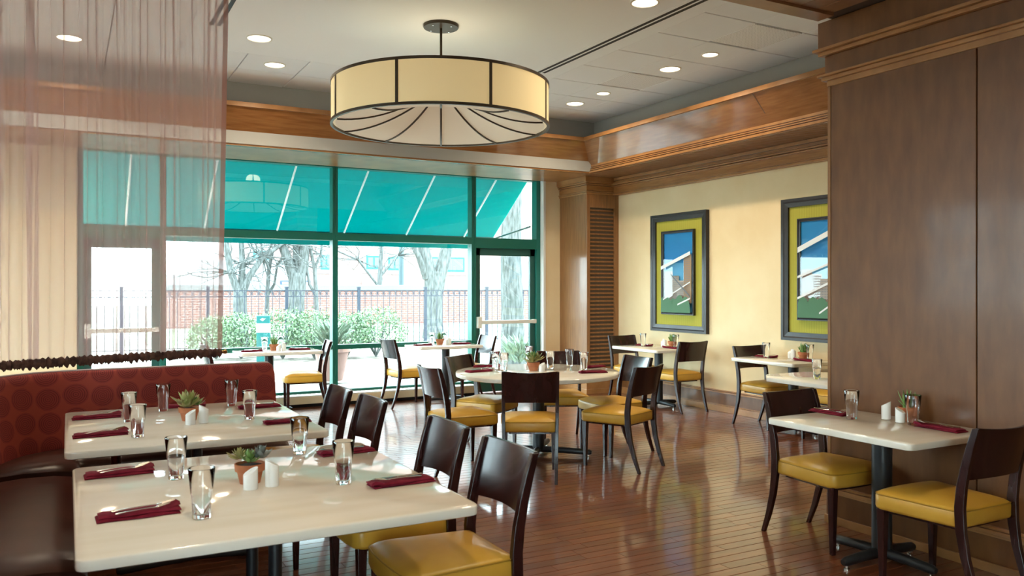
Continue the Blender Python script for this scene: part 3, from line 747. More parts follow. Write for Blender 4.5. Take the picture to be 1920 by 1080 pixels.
# ------------------------------------------------------------------ tables
def table_top(mb_poly, t):
    rings = [inset_ring(mb_poly, i, z) for i, z in ((.010, .712), (.001, .716), (0, .722), (0, .742), (.001, .746), (.006, .750))]
    return obj('table_top', MB().loft(rings), M['top'], t, 40)
def pedestal(t, px, py, r, arms, feet=True):
    obj('post', MB().cyl((px, py, 0), r, .05, .70, 24), M['iron'], t, 40)
    obj('mounting_plate', MB().box(px - .17, px + .17, py - .12, py + .12, .698, .7125), M['iron'], t)
    for dx, dy in arms:
        n_ = math.hypot(dx, dy); ux, uy = dx / n_, dy / n_
        obj('base_arm', MB().tube([(px, py, .055), (px + dx * .5, py + dy * .5, .052), (px + dx - ux * .02, py + dy - uy * .02, .044), (px + dx, py + dy, .042)], [.029, .027, .025, .016], 12), M['iron'], t, 50)
        obj('glide', MB().lathe([(.001, 0), (.016, 0), (.016, .008), (.006, .010), (.006, .03), (.001, .03)], 10, (px + dx - ux * .03, py + dy - uy * .03, 0)), M['chrome'], t, 40)
def rect_table(x0, x1, y0, y1, lab, twin=False, clip=0, post=(.02, -.02)):
    cx, cy = (x0 + x1) / 2, (y0 + y1) / 2; t = thing('dining_table', lab, 'table', (cx, cy, 0), 0, 'cream topped pedestal tables'); hx, hy = (x1 - x0) / 2, (y1 - y0) / 2
    if clip:
        c = clip; poly = [(-hx + c, -hy), (hx - c, -hy), (hx, -hy + c), (hx, hy - c), (hx - c, hy), (-hx + c, hy), (-hx, hy - c), (-hx, -hy + c)]
    else: poly = rrect(-hx, hx, -hy, hy, .035)
    table_top(poly, t)
    if twin:
        for s_ in (-1, 1): pedestal(t, .02, s_ * .21, .024, ((-.40, s_ * .05), (.30, s_ * .05)))
    else: pedestal(t, *post, .053, ((-.31, 0), (.27, 0), (0, .32), (0, -.32)))
    return t
rect_table(.02, 1.26, 2.55, 3.88, 'nearest cream four place table at lower left', True)
rect_table(-.01, 1.22, 4.26, 5.63, 'cream four place table before the red booth back', True)
rect_table(3.56, 4.265, 2.55, 3.48, 'cream two place table against the panelled wall', False)
rect_table(1.74, 2.70, 9.70, 10.26, 'cream window table at the left behind the booth', False, 0, (-.10, 0))
rect_table(3.93, 4.83, 9.68, 10.26, 'cream window table standing before the exit door', False)
rect_table(6.22, 6.955, 7.83, 8.77, 'cream wall table under the left picture', False)
rect_table(6.30, 6.955, 5.80, 6.68, 'cream wall table under the partly hidden picture', False, 0, (.0, -.14))
rect_table(5.17, 5.97, 4.20, 5.22, 'clipped corner cream table peeking past the panelled wall', False, .17)
RT = (3.73, 6.40); RTR = .735
t = thing('round_table', 'large round cream table in the middle of the room', 'table', (RT[0], RT[1], 0), 0, 'cream topped pedestal tables')
table_top([(RTR * math.cos(2 * math.pi * i / 72), RTR * math.sin(2 * math.pi * i / 72)) for i in range(72)], t)
pedestal(t, 0, -.02, .053, ((.362, -.315), (-.362, .315), (.315, .362), (-.315, -.362)))

# chairs by table (position of the back's top edge, facing)
chair_at_back(1.63, 2.98, 180, 'dark wood chair nearest the camera at the front table')
chair_at_back(1.64, 3.62, 180, 'second dark wood chair at the front table, away from the camera')
chair_at_back(1.60, 4.60, 180, 'nearer dark wood chair at the table before the booth')
chair_at_back(1.58, 5.18, 180, 'farther dark wood chair at the table before the booth')
def at_round(x, y, lab, da=0):
    a = math.degrees(math.atan2(RT[1] - y, RT[0] - x)) + da; chair_at_back(x, y, a, lab)
at_round(3.11, 5.44, 'dark wood chair with its back to the camera at the round table', 4)
at_round(2.57, 6.22, 'dark wood chair at the left front of the round table', -8)
at_round(3.26, 7.13, 'dark wood chair at the left rear of the round table', 0)
at_round(4.42, 7.17, 'dark wood chair at the rear of the round table, behind its plant', 18)
at_round(4.75, 6.22, 'dark wood chair at the right rear of the round table', 8)
at_round(4.24, 5.40, 'dark wood chair at the right front of the round table', -5)
chair(3.98, 3.40, -90, 'dark wood chair at the far end of the table by the panelled wall')
chair(3.85, 2.57, 90, 'dark wood chair at the right edge, near end of the panelled wall table')
chair(6.62, 8.80, -90, 'dark wood chair beside the louvred column')
chair(6.62, 7.93, 90, 'dark wood chair with bright seat below the left picture')
chair(6.67, 6.50, -90, 'dark wood chair at the far end of the right wall table')
chair(6.64, 5.60, 90, 'dark wood chair half hidden at the near end of the right wall table')
chair(5.66, 4.05, 90, 'dark wood chair edge showing beside the clipped corner table')
chair(2.52, 9.92, 172, 'dark wood chair at the left window table')
chair(3.84, 9.86, 4, 'dark wood chair at the left end of the window table by the door')
chair(4.74, 9.95, 182, 'dark wood chair before the exit door')
chair(1.68, 10.0, 0, 'dark wood chair hidden behind the booth at the window')

# ------------------------------------------------------------------ table ware
def make_napkin():
    t = thing('folded_napkin', 'napkin', 'napkin', (0, 0, 0), 0, 'folded burgundy napkins')
    def slab(x0, x1, y0, y1, z0, h, wob):
        rings = []; N = 14
        for i in range(N + 1):
            u = i / N; x = x0 + (x1 - x0) * u; e = .55 if i in (0, N) else 1
            yy0 = y0 + .003 * math.sin(u * 9 + wob); yy1 = y1 + .004 * math.sin(u * 7 + wob * 2); hh = h * e * (1 + .15 * math.sin(u * 11 + wob))
            ring = [(x, yy0 + .004, z0), (x, yy1 - .004, z0), (x, yy1, z0 + hh * .35), (x, yy1 - .004, z0 + hh * .85), (x, (yy0 + yy1) / 2 + .01, z0 + hh * .95), (x, (yy0 + yy1) / 2 - .01, z0 + hh), (x, yy0 + .005, z0 + hh * .85), (x, yy0, z0 + hh * .4)]
            rings.append(ring)
        return MB().loft(rings)
    obj('lower_fold', slab(-.125, .125, -.047, .045, .0005, .011, 0), M['napkin'], t, 50)
    obj('upper_fold', slab(-.118, .128, -.040, .047, .010, .009, 1.7), M['napkin'], t, 50)
    mb = MB().loft([[(.085, -.02, .018), (.085, .045, .016), (.085, .045, .020)], [(.12, -.005, .019), (.124, .046, .017), (.122, .044, .030)], [(.134, .015, .016), (.136, .044, .014), (.134, .040, .022)]])
    obj('corner_tuck', mb, M['napkin'], t, 60)
    return t
def make_fork(scale=1):
    t = thing('fork', 'fork', 'fork', (0, 0, 0), 0, 'steel forks'); s = scale
    def z(u): return .004 + .004 * math.sin(u * 3.1) + (.012 * max(0, (u - .72) / .28) ** 1.2)
    L = .195 * s; rings = []
    for u, hw in ((0, .006), (.04, .0095), (.15, .0085), (.35, .0055), (.55, .0035), (.66, .004), (.72, .009), (.78, .0115), (.80, .0115)):
        x = -L / 2 + L * u; th = .0016; rings.append([(x, -hw * s, z(u)), (x, 0, z(u) - th), (x, hw * s, z(u)), (x, 0, z(u) + th)])
    b = obj('handle', MB().loft(rings), M['chrome'], t, 50)
    for k in range(4):
        y = (-.0092 + .0061 * k) * s
        obj('tine', MB().tube([(-L / 2 + L * u, y * (1 + .05 * u), z(u)) for u in (.79, .85, .92, 1)], [.0019 * s, .0017 * s, .0015 * s, .0008 * s], 5), M['chrome'], t, 60)
    return t
def make_knife():
    t = thing('table_knife', 'knife', 'knife', (0, 0, 0), 0, 'steel knives'); L = .215
    obj('handle', MB().loft([[(-L / 2 + L * u, -h, .004), (-L / 2 + L * u, 0, .001), (-L / 2 + L * u, h, .004), (-L / 2 + L * u, 0, .007)] for u, h in ((0, .005), (.03, .008), (.2, .0085), (.45, .0055), (.50, .005))]), M['chrome'], t, 50)
    obj('blade', MB().loft([[(-L / 2 + L * u, a, .0035), (-L / 2 + L * u, a, .005), (-L / 2 + L * u, b, .0045), (-L / 2 + L * u, b, .0035)] for u, a, b in ((.5, -.004, .004), (.56, -.009, .006), (.8, -.010, .006), (.94, -.007, .006), (1, .002, .005))]), M['chrome'], t)
    return t
def make_glass():
    t = thing('water_glass', 'glass', 'glass', (0, 0, 0), 0, 'tall clear water glasses')
    outer = [(.001, .0015), (.027, .0015), (.0285, .004), (.0315, .078), (.0345, .083), (.0425, .163), (.0415, .165)]
    inner = [(.0400, .163), (.0325, .086), (.0290, .078), (.0262, .016), (.001, .014)]
    o = obj('tumbler', MB().lathe(outer + inner, 36), M['glass'], t, 50); return t
def leaf(L, W, th=.004, curl=.3):
    rings = []
    for u, ww in ((0, .35), (.25, .8), (.55, 1), (.8, .7), (.95, .25), (1, .03)):
        zz = curl * L * u * u; hw = W / 2 * ww; rings.append([(L * u, -hw, zz + .15 * hw), (L * u, 0, zz - th * ww), (L * u, hw, zz + .15 * hw), (L * u, 0, zz + th * .4 * ww)])
    return MB().loft(rings)
def make_plant(style):
    t = thing('potted_succulent', 'plant', 'plant', (0, 0, 0), 0, 'succulents in terracotta pots')
    p = obj('pot', MB().lathe([(.001, 0), (.038, 0), (.048, .045), (.050, .046), (.0555, .048), (.0585, .075), (.0535, .076), (.051, .060), (.001, .060)], 28), M['terracotta'], t, 40)
    obj('soil', MB().lathe([(.0525, .066), (.03, .070), (.001, .072)], 20), M['soil'], t)
    lms = {k: mesh('leaf', leaf(L, W, .005, c), M[k], 60) for k, L, W, c in (('leaf_g', .074, .027, .5), ('leaf_o', .082, .031, .35), ('leaf_b', .056, .031, .5))}
    lms['spike'] = mesh('leaf', leaf(.112, .015, .005, .1), M['leaf_g'], 60)
    q = random.Random(style)
    def rosette(x, y, z, kind, n, tiers, tilt=(0, 0), sc=1):
        for tr_ in range(tiers):
            for i in range(n - tr_):
                o = link('leaf', lms[kind], t); a = 2 * math.pi * (i + .5 * tr_) / (n - tr_) + q.uniform(-.15, .15)
                o.location = (x, y, z + .006 * tr_); o.rotation_euler = (q.uniform(-.2, .2), -R(8 + 26 * tr_) + q.uniform(-.12, .12), a)
                s_ = sc * (1 - .2 * tr_) * q.uniform(.85, 1.1); o.scale = (s_, s_, s_)
    if style == 1:   # green, slate and a spiky one
        rosette(-.040, .006, .096, 'leaf_o', 8, 3, sc=.62); rosette(.038, -.006, .092, 'leaf_b', 10, 4, sc=.95); rosette(-.010, -.030, .086, 'leaf_g', 8, 3, sc=.62)
        for i in range(7):
            o = link('leaf', lms['spike'], t); o.location = (.0, .02, .072); o.rotation_euler = (0, -R(q.uniform(55, 85)), q.uniform(0, 6.3)); o.scale = (.5, 1, 1)
    elif style == 2:  # broad olive leaves
        rosette(-.006, .0, .090, 'leaf_o', 9, 4, sc=1.22); rosette(.042, -.008, .082, 'leaf_g', 7, 3, sc=.75); rosette(-.036, -.02, .080, 'leaf_o', 7, 3, sc=.75)
    elif style == 3:  # mixed upright
        rosette(-.02, -.01, .078, 'leaf_o', 9, 4, sc=1.1); rosette(.026, .008, .090, 'leaf_o', 9, 4, sc=1.2); rosette(.0, .02, .105, 'leaf_g', 8, 4, sc=1.15)
    else:             # small spiky
        for i in range(34):
            o = link('leaf', lms['spike'], t); o.location = (q.uniform(-.025, .025), q.uniform(-.025, .025), .066); o.rotation_euler = (0, -R(q.uniform(35, 85)), q.uniform(0, 6.3)); s_ = q.uniform(.6, 1); o.scale = (s_, s_ * 1.2, s_)
    return t
def make_shaker(h0, h1, r):
    t = thing('condiment_shaker', 'shaker', 'shaker', (0, 0, 0), 0, 'white slant topped shakers'); n = 28
    pts = [(r * math.cos(2 * math.pi * i / n), r * math.sin(2 * math.pi * i / n)) for i in range(n)]
    rings = [[(x * .97, y * .97, 0) for x, y in pts], [(x, y, .003) for x, y in pts], [(x, y, h0 + (h1 - h0) * (x / r + 1) / 2) for x, y in pts]]
    obj('body', MB().loft(rings), M['ceramic'], t, 40, .0012)
    obj('holes', MB().add([(.004 * i - .004 + .0015 * math.cos(a * 1.05), .0015 * math.sin(a * 1.05), (h0 + h1) / 2 + (h1 - h0) / 2 * (.004 * i - .004) / r + .0005 + (h1 - h0) / 2 * .0015 * math.cos(a * 1.05) / r) for i in range(3) for a in range(6)], [tuple(range(6 * i, 6 * i + 6)) for i in range(3)]), M['black'], t)
    return t
proto = {'napkin': make_napkin(), 'fork': make_fork(), 'small_fork': make_fork(.86), 'knife': make_knife(), 'glass': make_glass(), 'short': make_shaker(.052, .082, .0265), 'tall': make_shaker(.075, .103, .0255)}
proto['small_fork'].name = 'fork'
for k in (1, 2, 3, 4): proto['plant%d' % k] = make_plant(k)
ZT = .7502
def put(kind, x, y, rz, lab, z=ZT): return copy_tree(proto[kind], (x, y, z), R(rz), lab)
def setting(x, y, rz, where, two_forks=False):
    c, s_ = math.cos(R(rz)), math.sin(R(rz))
    put('napkin', x, y, rz, 'folded burgundy napkin ' + where)
    def off(dx, dy): return x + dx * c - dy * s_, y + dx * s_ + dy * c
    a = off(.018, .014); put('fork', *a, rz + 4, 'steel fork on the napkin ' + where, ZT + .0185)
    a = off(.012, -.022)
    if two_forks: put('small_fork', *a, rz + 7, 'shorter steel fork on the napkin ' + where, ZT + .0185)
    else: put('knife', *a, rz + 2, 'steel knife on the napkin ' + where, ZT + .0185)
SPOTS = {}
def px(x, y, z=.75):
    d = 1540 * (1.5 - z) / (y - 540); xc = (x - 960) / 1540 * d
    return d * sa + xc * ca, d * ca - xc * sa
# positions measured off the table tops, in metres
def S(x, y, *a): X, Y = px(x, y); return round(X, 3), round(Y, 3)
A = 'at the far booth side of the front table'; B_ = 'at the near booth side of the front table'
setting(*S(223, 890), 2, A, True); setting(*S(259, 967), 2, B_, True)
setting(*S(650, 849), 180 + 4, 'at the far chair of the front table'); setting(*S(753, 906), 180 + 2, 'at the near chair of the front table')
for (x, y), w_ in (((330, 898), 'beside the far booth side napkin of the front table'), ((378, 972), 'beside the near booth side napkin of the front table'), ((562, 851), 'at the far edge of the front table by the chairs'), ((644, 907), 'before the near chair napkin of the front table')):
    put('glass', *S(x, y), 0, 'tall clear glass ' + w_)
put('plant1', *S(469, 905), 10, 'green and slate succulents in a terracotta pot on the front table')
put('short', *S(470, 917), 5, 'short white slanted shaker on the front table'); put('tall', *S(510, 911), 170, 'tall white slanted shaker on the front table')
setting(*S(181, 784), 2, 'at the far booth side of the booth back table', True); setting(*S(188, 817), 2, 'at the near booth side of the booth back table', True)
setting(*S(487, 764), 182, 'at the far chair of the booth back table'); setting(*S(539, 792), 182, 'at the near chair of the booth back table')
put('napkin', *S(345, 763), 0, 'folded burgundy napkin behind the plant on the booth back table')
for (x, y), w_ in (((242, 791), 'by the far left napkin of the booth back table'), ((258, 820), 'by the near left napkin of the booth back table'), ((306, 771), 'left of the plant on the booth back table'), ((434, 761), 'before the far chair napkin of the booth back table'), ((468, 786), 'before the near chair of the booth back table')):
    put('glass', *S(x, y), 0, 'tall clear glass ' + w_)
put('plant2', *S(355, 788), 30, 'broad leaved olive succulent on the booth back table'); put('short', *S(357, 796), 8, 'short white slanted shaker on the booth back table'); put('tall', *S(382, 793), 175, 'tall white slanted shaker on the booth back table')
# table by the panelled wall
setting(*S(1556, 775), -92, 'at the far end of the panelled wall table'); setting(*S(1764, 805), 88, 'at the near end of the panelled wall table')
put('glass', *S(1597, 786), 0, 'tall clear glass at the far end of the panelled wall table'); put('glass', *S(1712, 797), 0, 'tall clear glass in front of the plant by the panelled wall')
put('plant4', 4.195, 3.02, 0, 'spiky green succulent on the panelled wall table'); put('tall', 4.12, 3.11, -60, 'tall white slanted shaker on the panelled wall table'); put('short', 4.095, 3.0, 110, 'short white slanted shaker on the panelled wall table')
# round table
for (x, y), rz, w_ in (((898, 697), 8, 'at the left front of the round table'), ((912, 688), -20, 'at the left rear of the round table'), ((1112, 699), 170, 'at the right front of the round table'), ((1114, 689), 195, 'at the right rear of the round table')):
    setting(*S(x, y), rz, w_)
for (x, y), w_ in (((929, 692), 'left pair farther one on the round table'), ((945, 696), 'left pair nearer one on the round table'), ((992, 680), 'behind the plant on the round table'), ((1032, 692), 'right of the plant on the round table'), ((1068, 687), 'second right of the plant on the round table'), ((1095, 694), 'beside the right napkins of the round table')):
    put('glass', *S(x, y), 0, 'tall clear glass ' + w_)
put('plant3', *S(1000, 695), 0, 'olive and green succulents on the round table'); put('short', *S(1016, 697), 0, 'short white slanted shaker on the round table')
# window tables
for tx, ty, w_, kind in ((2.22, 9.98, 'left window table', 'plant4'), (4.38, 9.97, 'window table before the door', 'plant4')):
    setting(tx - .30, ty - .02, 0, 'at the left end of the ' + w_); setting(tx + .27, ty + .02, 180, 'at the right end of the ' + w_)
    put('glass', tx - .14, ty + .06, 0, 'tall clear glass at the left of the ' + w_); put('glass', tx + .07, ty + .14, 0, 'tall clear glass at the right of the ' + w_)
    put(kind, tx - .03, ty + .06, 40, 'small green succulent on the ' + w_); put('short', tx + .0, ty - .06, 0, 'short white shaker on the ' + w_); put('tall', tx + .065, ty - .04, 180, 'tall white shaker on the ' + w_)
for tx, ty, w_ in ((6.56, 8.30, 'left wall table'), (6.62, 6.24, 'right wall table')):
    setting(tx + .05, ty + .28, -90, 'at the far end of the ' + w_); setting(tx + .05, ty - .27, 90, 'at the near end of the ' + w_)
    put('glass', tx - .03, ty + .20, 0, 'tall clear glass at the far end of the ' + w_); put('glass', tx + .155, ty - .225, 0, 'tall clear glass before the plant of the ' + w_)
    put('plant4', tx + .20, ty - .10, 70, 'small spiky succulent on the ' + w_); put('short', tx + .18, ty + .06, 0, 'short white shaker on the ' + w_); put('tall', tx + .15, ty - .01, 180, 'tall white shaker on the ' + w_)
put('glass', 5.42, 4.74, 0, 'tall clear glass on the clipped corner table')
for k in proto.values():                     # the originals are not part of the room
    for ch in list(k.children):
        for g in list(ch.children): bpy.data.objects.remove(g)
        bpy.data.objects.remove(ch)
    bpy.data.objects.remove(k)

# ------------------------------------------------------------------ outdoors
struct(obj('ground', MB().box(-60, 60, -50, 80, -.3, -.065), M['ground']), 'bare ground with dry leaves outside')
struct(obj('path', MB().box(-25, 60, YB + .3, 12.6, -.3, -.01), M['concrete']), 'pale concrete strip outside the windows')
aw = thing('awning', 'sloping teal canvas awning outside above the windows', 'awning', (0, 0, 0))
AX0, AX1, AY0, AY1, AZ0, AZ1 = -.4, 6.12, 10.72, 11.92, 3.16, 2.33
obj('canvas', MB().add([(AX0, AY0, AZ0), (AX1, AY0, AZ0), (AX1, AY1, AZ1), (AX0, AY1, AZ1), (AX0, AY0, AZ0 + .006), (AX1, AY0, AZ0 + .006), (AX1, AY1 + .004, AZ1 + .006), (AX0, AY1 + .004, AZ1 + .006)], [(0, 1, 2, 3), (7, 6, 5, 4)]), M['canvas'], aw)
obj('valance', MB().box(AX0, AX1, AY1, AY1 + .006, AZ1 - .20, AZ1), M['canvas'], aw)
for x in (-.3, .68, 1.66, 2.64, 3.62, 4.60, 5.58):
    obj('rib', MB().tube([(x, AY0, AZ0 - .02), (x, AY1, AZ1 - .02)], .014, 8), mat('awning_rib_white', (.8, .8, .8), .5) if x < 0 else bpy.data.materials['awning_rib_white'], aw)
obj('front_bar', MB().tube([(AX0, AY1 - .01, AZ1 - .02), (AX1, AY1 - .01, AZ1 - .02)], .018, 8), M['teal'], aw)
obj('wall_bar', MB().tube([(AX0, AY0, AZ0 - .02), (AX1, AY0, AZ0 - .02)], .018, 8), M['teal'], aw)
obj('end_arm', MB().tube([(AX1, AY0, 2.42), (AX1, AY1, AZ1 - .03)], .014, 8), M['teal'], aw)
# fence
FY = 20.0
fe = thing('iron_fence', 'black iron fence with a row of rings along its top', 'fence', (0, FY, 0)); sp = .1636
pk = mesh('picket', MB().box(-.007, .007, -.007, .007, .06, 1.44), M['fence'])
rg = mesh('ring', MB().tube([(.066 * math.cos(a * math.pi / 9), 0, .066 * math.sin(a * math.pi / 9)) for a in range(19)], .007, 5, False), M['fence'])
ps = mesh('post', MB().box(-.035, .035, -.035, .035, 0, 1.52).box(-.042, .042, -.042, .042, 1.50, 1.53), M['fence'])
x = -.74
while x < 13.5:
    for i in range(11):
        if i:
            o = link('picket', pk, fe); o.location = (x + sp * i, 0, 0)
        o = link('ring', rg, fe); o.location = (x + sp * (i + .5), 0, 1.366)
    o = link('post', ps, fe); o.location = (x, 0, 0); x += 1.8
for z in (.12, 1.292, 1.44): obj('rail', MB().box(-.74, 13.5, -.008, .008, z - .008, z + .008), M['fence'], fe)
gw = thing('garden_wall', 'long red brick garden wall behind the iron fence', 'wall', (0, 26, 0))
obj('brickwork', MB().box(2.5, 30, 0, .35, -.2, 1.42), M['brick'], gw); obj('coping', MB().box(2.4, 30.1, -.06, .41, 1.42, 1.60), M['stone'], gw, bevel=.02)
bk = thing('ivy_bank', 'pale leafy bank along the foot of the brick wall', 'plants', (0, 25.2, 0))
obj('slope', MB().loft([[(x, -2.4, -.1), (x, -1.2, .10 + .05 * math.sin(x * 2)), (x, 0, .22 + .06 * math.sin(x * 1.3)), (x, .7, .30), (x, .7, -.2)] for x in [2 + i * .5 for i in range(50)]]), M['bank'], bk, 60)
# houses
def windows(parent, rects, y, sill=True):
    for x0, x1, z0, z1 in rects:
        f = obj('window', MB().box(x0 - .18, x1 + .18, y - .06, y + .02, z0 - .22, z1 + .40), M['far_white'], parent)
        fr = obj('window_frame', MB().box(x0, x1, y - .09, y - .055, z0, z1), M['teal'], f); obj('pane', MB().box(x0 + .1, (x0 + x1) / 2 - .05, y - .10, y - .085, z0 + .1, z1 - .1).box((x0 + x1) / 2 + .05, x1 - .1, y - .10, y - .085, z0 + .1, z1 - .1), M['far_glass'], fr)
hb = thing('brick_building', 'large pink brick building far behind the trees', 'building', (0, 44, 0))
obj('facade', MB().box(8, 34, 0, 8, -.3, 11), M['brick_far'], hb); obj('stone_band', MB().box(7.98, 34.02, -.05, 0, 3.75, 4.1), M['far_white'], hb)
obj('porch', MB().box(14.4, 15.9, -1.1, 0, -.3, 2.0), M['far_white'], hb)
RX = lambda x: 44 * (sa + (x - 960) / 1540 * ca) / (ca - (x - 960) / 1540 * sa)
windows(hb, [(RX(686), RX(714), 2.55, 3.3), (RX(727), RX(750), 2.5, 3.25), (RX(800), RX(870), 2.45, 3.3), (RX(474), RX(507), 2.5, 3.45), (RX(600), RX(622), 2.5, 3.3), (RX(700), RX(738), 4.6, 5.6)], 0)
lb = thing('white_annex', 'low white building with a blue sign behind the fence', 'building', (0, 36, 0))
obj('wall', MB().box(3.5, 10.9, 0, 4, -.3, 2.05).box(4.8, 9.6, .5, 4, 2.0, 2.7), M['far_white'], lb)
RX = lambda x: 36 * (sa + (x - 960) / 1540 * ca) / (ca - (x - 960) / 1540 * sa)
sg = obj('sign_board', MB().box(RX(525), RX(581), -.12, -.02, 1.50, 1.83), M['blue'], lb)
obj('lettering', MB().box(RX(528), RX(540), -.14, -.12, 1.66, 1.76).box(RX(541), RX(563), -.14, -.12, 1.64, 1.75).box(RX(564), RX(577), -.14, -.12, 1.60, 1.76).box(RX(529), RX(538), -.14, -.12, 1.53, 1.58), M['far_white'], sg)
pl = thing('lamp_post', 'plain grey green pole rising behind the brick wall', 'pole', (11.2, 29.5, 0)); obj('shaft', MB().cyl((0, 0, 0), .105, -.1, 7.0, 14), M['pole'], pl, 40); obj('foot', MB().cyl((0, 0, 0), .18, -.1, .3, 14), M['pole'], pl, 40)
# utility post
up = thing('utility_post', 'square teal marker post with a white band in the hedge', 'post', (*px(494, 676, 0), 0), R(-20))
obj('body', MB().box(-.13, .13, -.08, .08, -.05, .93), M['teal'], up, bevel=.01); obj('white_band', MB().box(-.132, .132, -.082, .082, .58, .77), M['far_white'], up)
obj('emblem', MB().add([(-.06, -.0825, .85), (-.005, -.0825, .815), (.035, -.0825, .85), (.06, -.0825, .875), (.02, -.0825, .872), (-.01, -.0825, .885)], [(0, 1, 2, 3, 4, 5)]), M['far_white'], up)
# planters
def planter(x, y, lab, s_, plant):
    t = thing('planter_pot', lab, 'planter', (x, y, -.01))
    if plant != 'only':
        obj('pot', MB().lathe([(.001, 0), (.17 * s_, 0), (.26 * s_, .44 * s_), (.30 * s_, .45 * s_), (.30 * s_, .53 * s_), (.26 * s_, .53 * s_), (.24 * s_, .46 * s_), (.001, .46 * s_)], 26), M['pot_out'], t, 40)
    z0 = .45 * s_ if plant != 'only' else 0
    mb = MB(); q = random.Random(5)
    for i in range(260):
        a = q.uniform(0, 6.28); r_ = q.uniform(0, .22) * s_; h = q.uniform(.15, .62) * s_; o_ = Vector((r_ * math.cos(a), r_ * math.sin(a), z0 + h * .6)); d = Vector((math.cos(a) * q.uniform(.2, .9), math.sin(a) * q.uniform(.2, .9), q.uniform(.3, 1))).normalized() * .16 * s_
        n_ = d.cross(Vector((q.uniform(-1, 1), q.uniform(-1, 1), .3))).normalized() * .018; mb.add([o_ - n_, o_ + d - n_ * .2, o_ + d + n_ * .2, o_ + n_], [(0, 1, 2, 3)])
    f = obj('foliage', mb, M['ivy'], t); obj('stem', MB().tube([(0, 0, z0 - .02), (.01, 0, z0 + .3 * s_)], .02, 6), M['bark'], t)
planter(*px(622, 712, 0), 'tall tapered terracotta planter with a pale shrub by the window', 1.05, 'pot')
planter(*px(975, 690, 0), 'pale feathery shrub at the foot of the trunk by the door', 1.3, 'only')
# clipped shrubs in a row
def shrub(x, y, rx, ry, rz, n, seed, lab):
    t = thing('hedge_shrub', lab, 'shrub', (x, y, 0), 0, 'shrubs before the iron fence'); q = random.Random(seed); mb = MB()
    for i in range(n):
        z = q.uniform(-.35, 1); a = q.uniform(0, 6.283); r_ = math.sqrt(max(0, 1 - z * z)); k_ = q.uniform(.72, 1.05) + .06 * math.sin(a * 5 + seed) + .05 * math.sin(z * 9 + a * 3)
        p = Vector((rx * r_ * math.cos(a) * k_, ry * r_ * math.sin(a) * k_, rz * .38 + rz * .62 * z * k_)); d = Vector((q.gauss(0, 1), q.gauss(0, 1), q.gauss(.4, 1))).normalized(); e = d.cross(Vector((q.gauss(0, 1), q.gauss(0, 1), q.gauss(0, 1)))).normalized(); L = q.uniform(.035, .07)
        mb.add([p, p + d * L * .5 + e * L * .35, p + d * L, p + d * L * .5 - e * L * .35], [(0, 1, 2, 3)])
    f = obj('foliage', mb, M['hedge'], t)
    mb = MB()
    for i in range(9):
        a = i * .7; mb.tube([(0, 0, -.05), (rx * .4 * math.cos(a), ry * .4 * math.sin(a), rz * .4), (rx * .75 * math.cos(a), ry * .75 * math.sin(a), rz * .75)], [.02, .014, .006], 5)
    obj('stem', mb, M['bark'], t)
for i, (xp, yp, w_, h, lab) in enumerate(((405, 668, .62, .85, 'rounded green shrub at the left end, partly behind the curtain'), (452, 668, .62, .93, 'rounded green shrub left of the teal post'), (530, 668, .70, 1.02, 'rounded green shrub right of the teal post'), (590, 668, .60, 1.0, 'rounded green shrub behind the terracotta planter'), (650, 666, .58, .95, 'rounded green shrub just right of the mullion'), (705, 664, .72, 1.06, 'large rounded green shrub at the right end of the row'))):
    shrub(*px(xp, yp, 0), w_, .58, h, 2600, 20 + i, lab)
# bare trees
def tree(x, y, lab, trunk, r0, limbs, seed, twigs=40, tl=1.6):
    t = thing('bare_tree', lab, 'tree', (x, y, -.1), 0, 'bare trees outside'); q = random.Random(seed)
    obj('trunk', MB().tube([(a, b, c) for a, b, c, r_ in trunk], [r_ for *_, r_ in trunk], 14), M['bark'], t, 70)
    ends = []
    for lb_ in limbs:
        obj('limb', MB().tube([(a, b, c) for a, b, c, r_ in lb_], [r_ for *_, r_ in lb_], 10), M['bark'], t, 70); ends.append(lb_)
    mb = MB()
    for i in range(twigs):
        lb_ = q.choice(ends) if ends else trunk; k_ = q.randrange(max(1, len(lb_) // 2), len(lb_)); a, b, c, r_ = lb_[k_]
        p = Vector((a, b, c)); d = Vector((q.gauss(0, 1), q.gauss(0, .6), q.uniform(-.35, .6))).normalized(); pts = [p]; L = tl * q.uniform(.5, 1)
        for s_ in range(5):
            d = (d + Vector((q.gauss(0, .25), q.gauss(0, .25), q.gauss(.03, .25)))).normalized(); pts.append(pts[-1] + d * L / 5)
        r1 = min(.022, r_ * .5); mb.tube(pts, [r1 * (1 - .17 * j) for j in range(6)], 5)
        for b_ in range(2):
            p2 = pts[2 + b_]; d2 = (d + Vector((q.gauss(0, .8), q.gauss(0, .5), q.gauss(0, .5)))).normalized(); mb.tube([p2, p2 + d2 * L * .2, p2 + d2 * L * .38 + Vector((0, 0, q.uniform(-.1, .1)))], [r1 * .5, r1 * .35, r1 * .15], 4)
    if twigs: obj('twigs', mb, M['bark'], t)
X, Y = px(962, 682, 0)
tree(X, Y, 'thick straight tree trunk seen through the exit door', [(.02, 0, 0, .33), (0, 0, .35, .25), (-.02, 0, 1.2, .225), (-.05, 0, 2.2, .21), (-.03, 0, 3.2, .20), (.0, 0, 4.5, .19), (.05, 0, 7, .16)], .2,
     [[(0, 0, 5, .1), (1.2, .2, 6.2, .06), (2, .3, 7, .03)]], 1, 6)
X, Y = px(813, 632, 0)
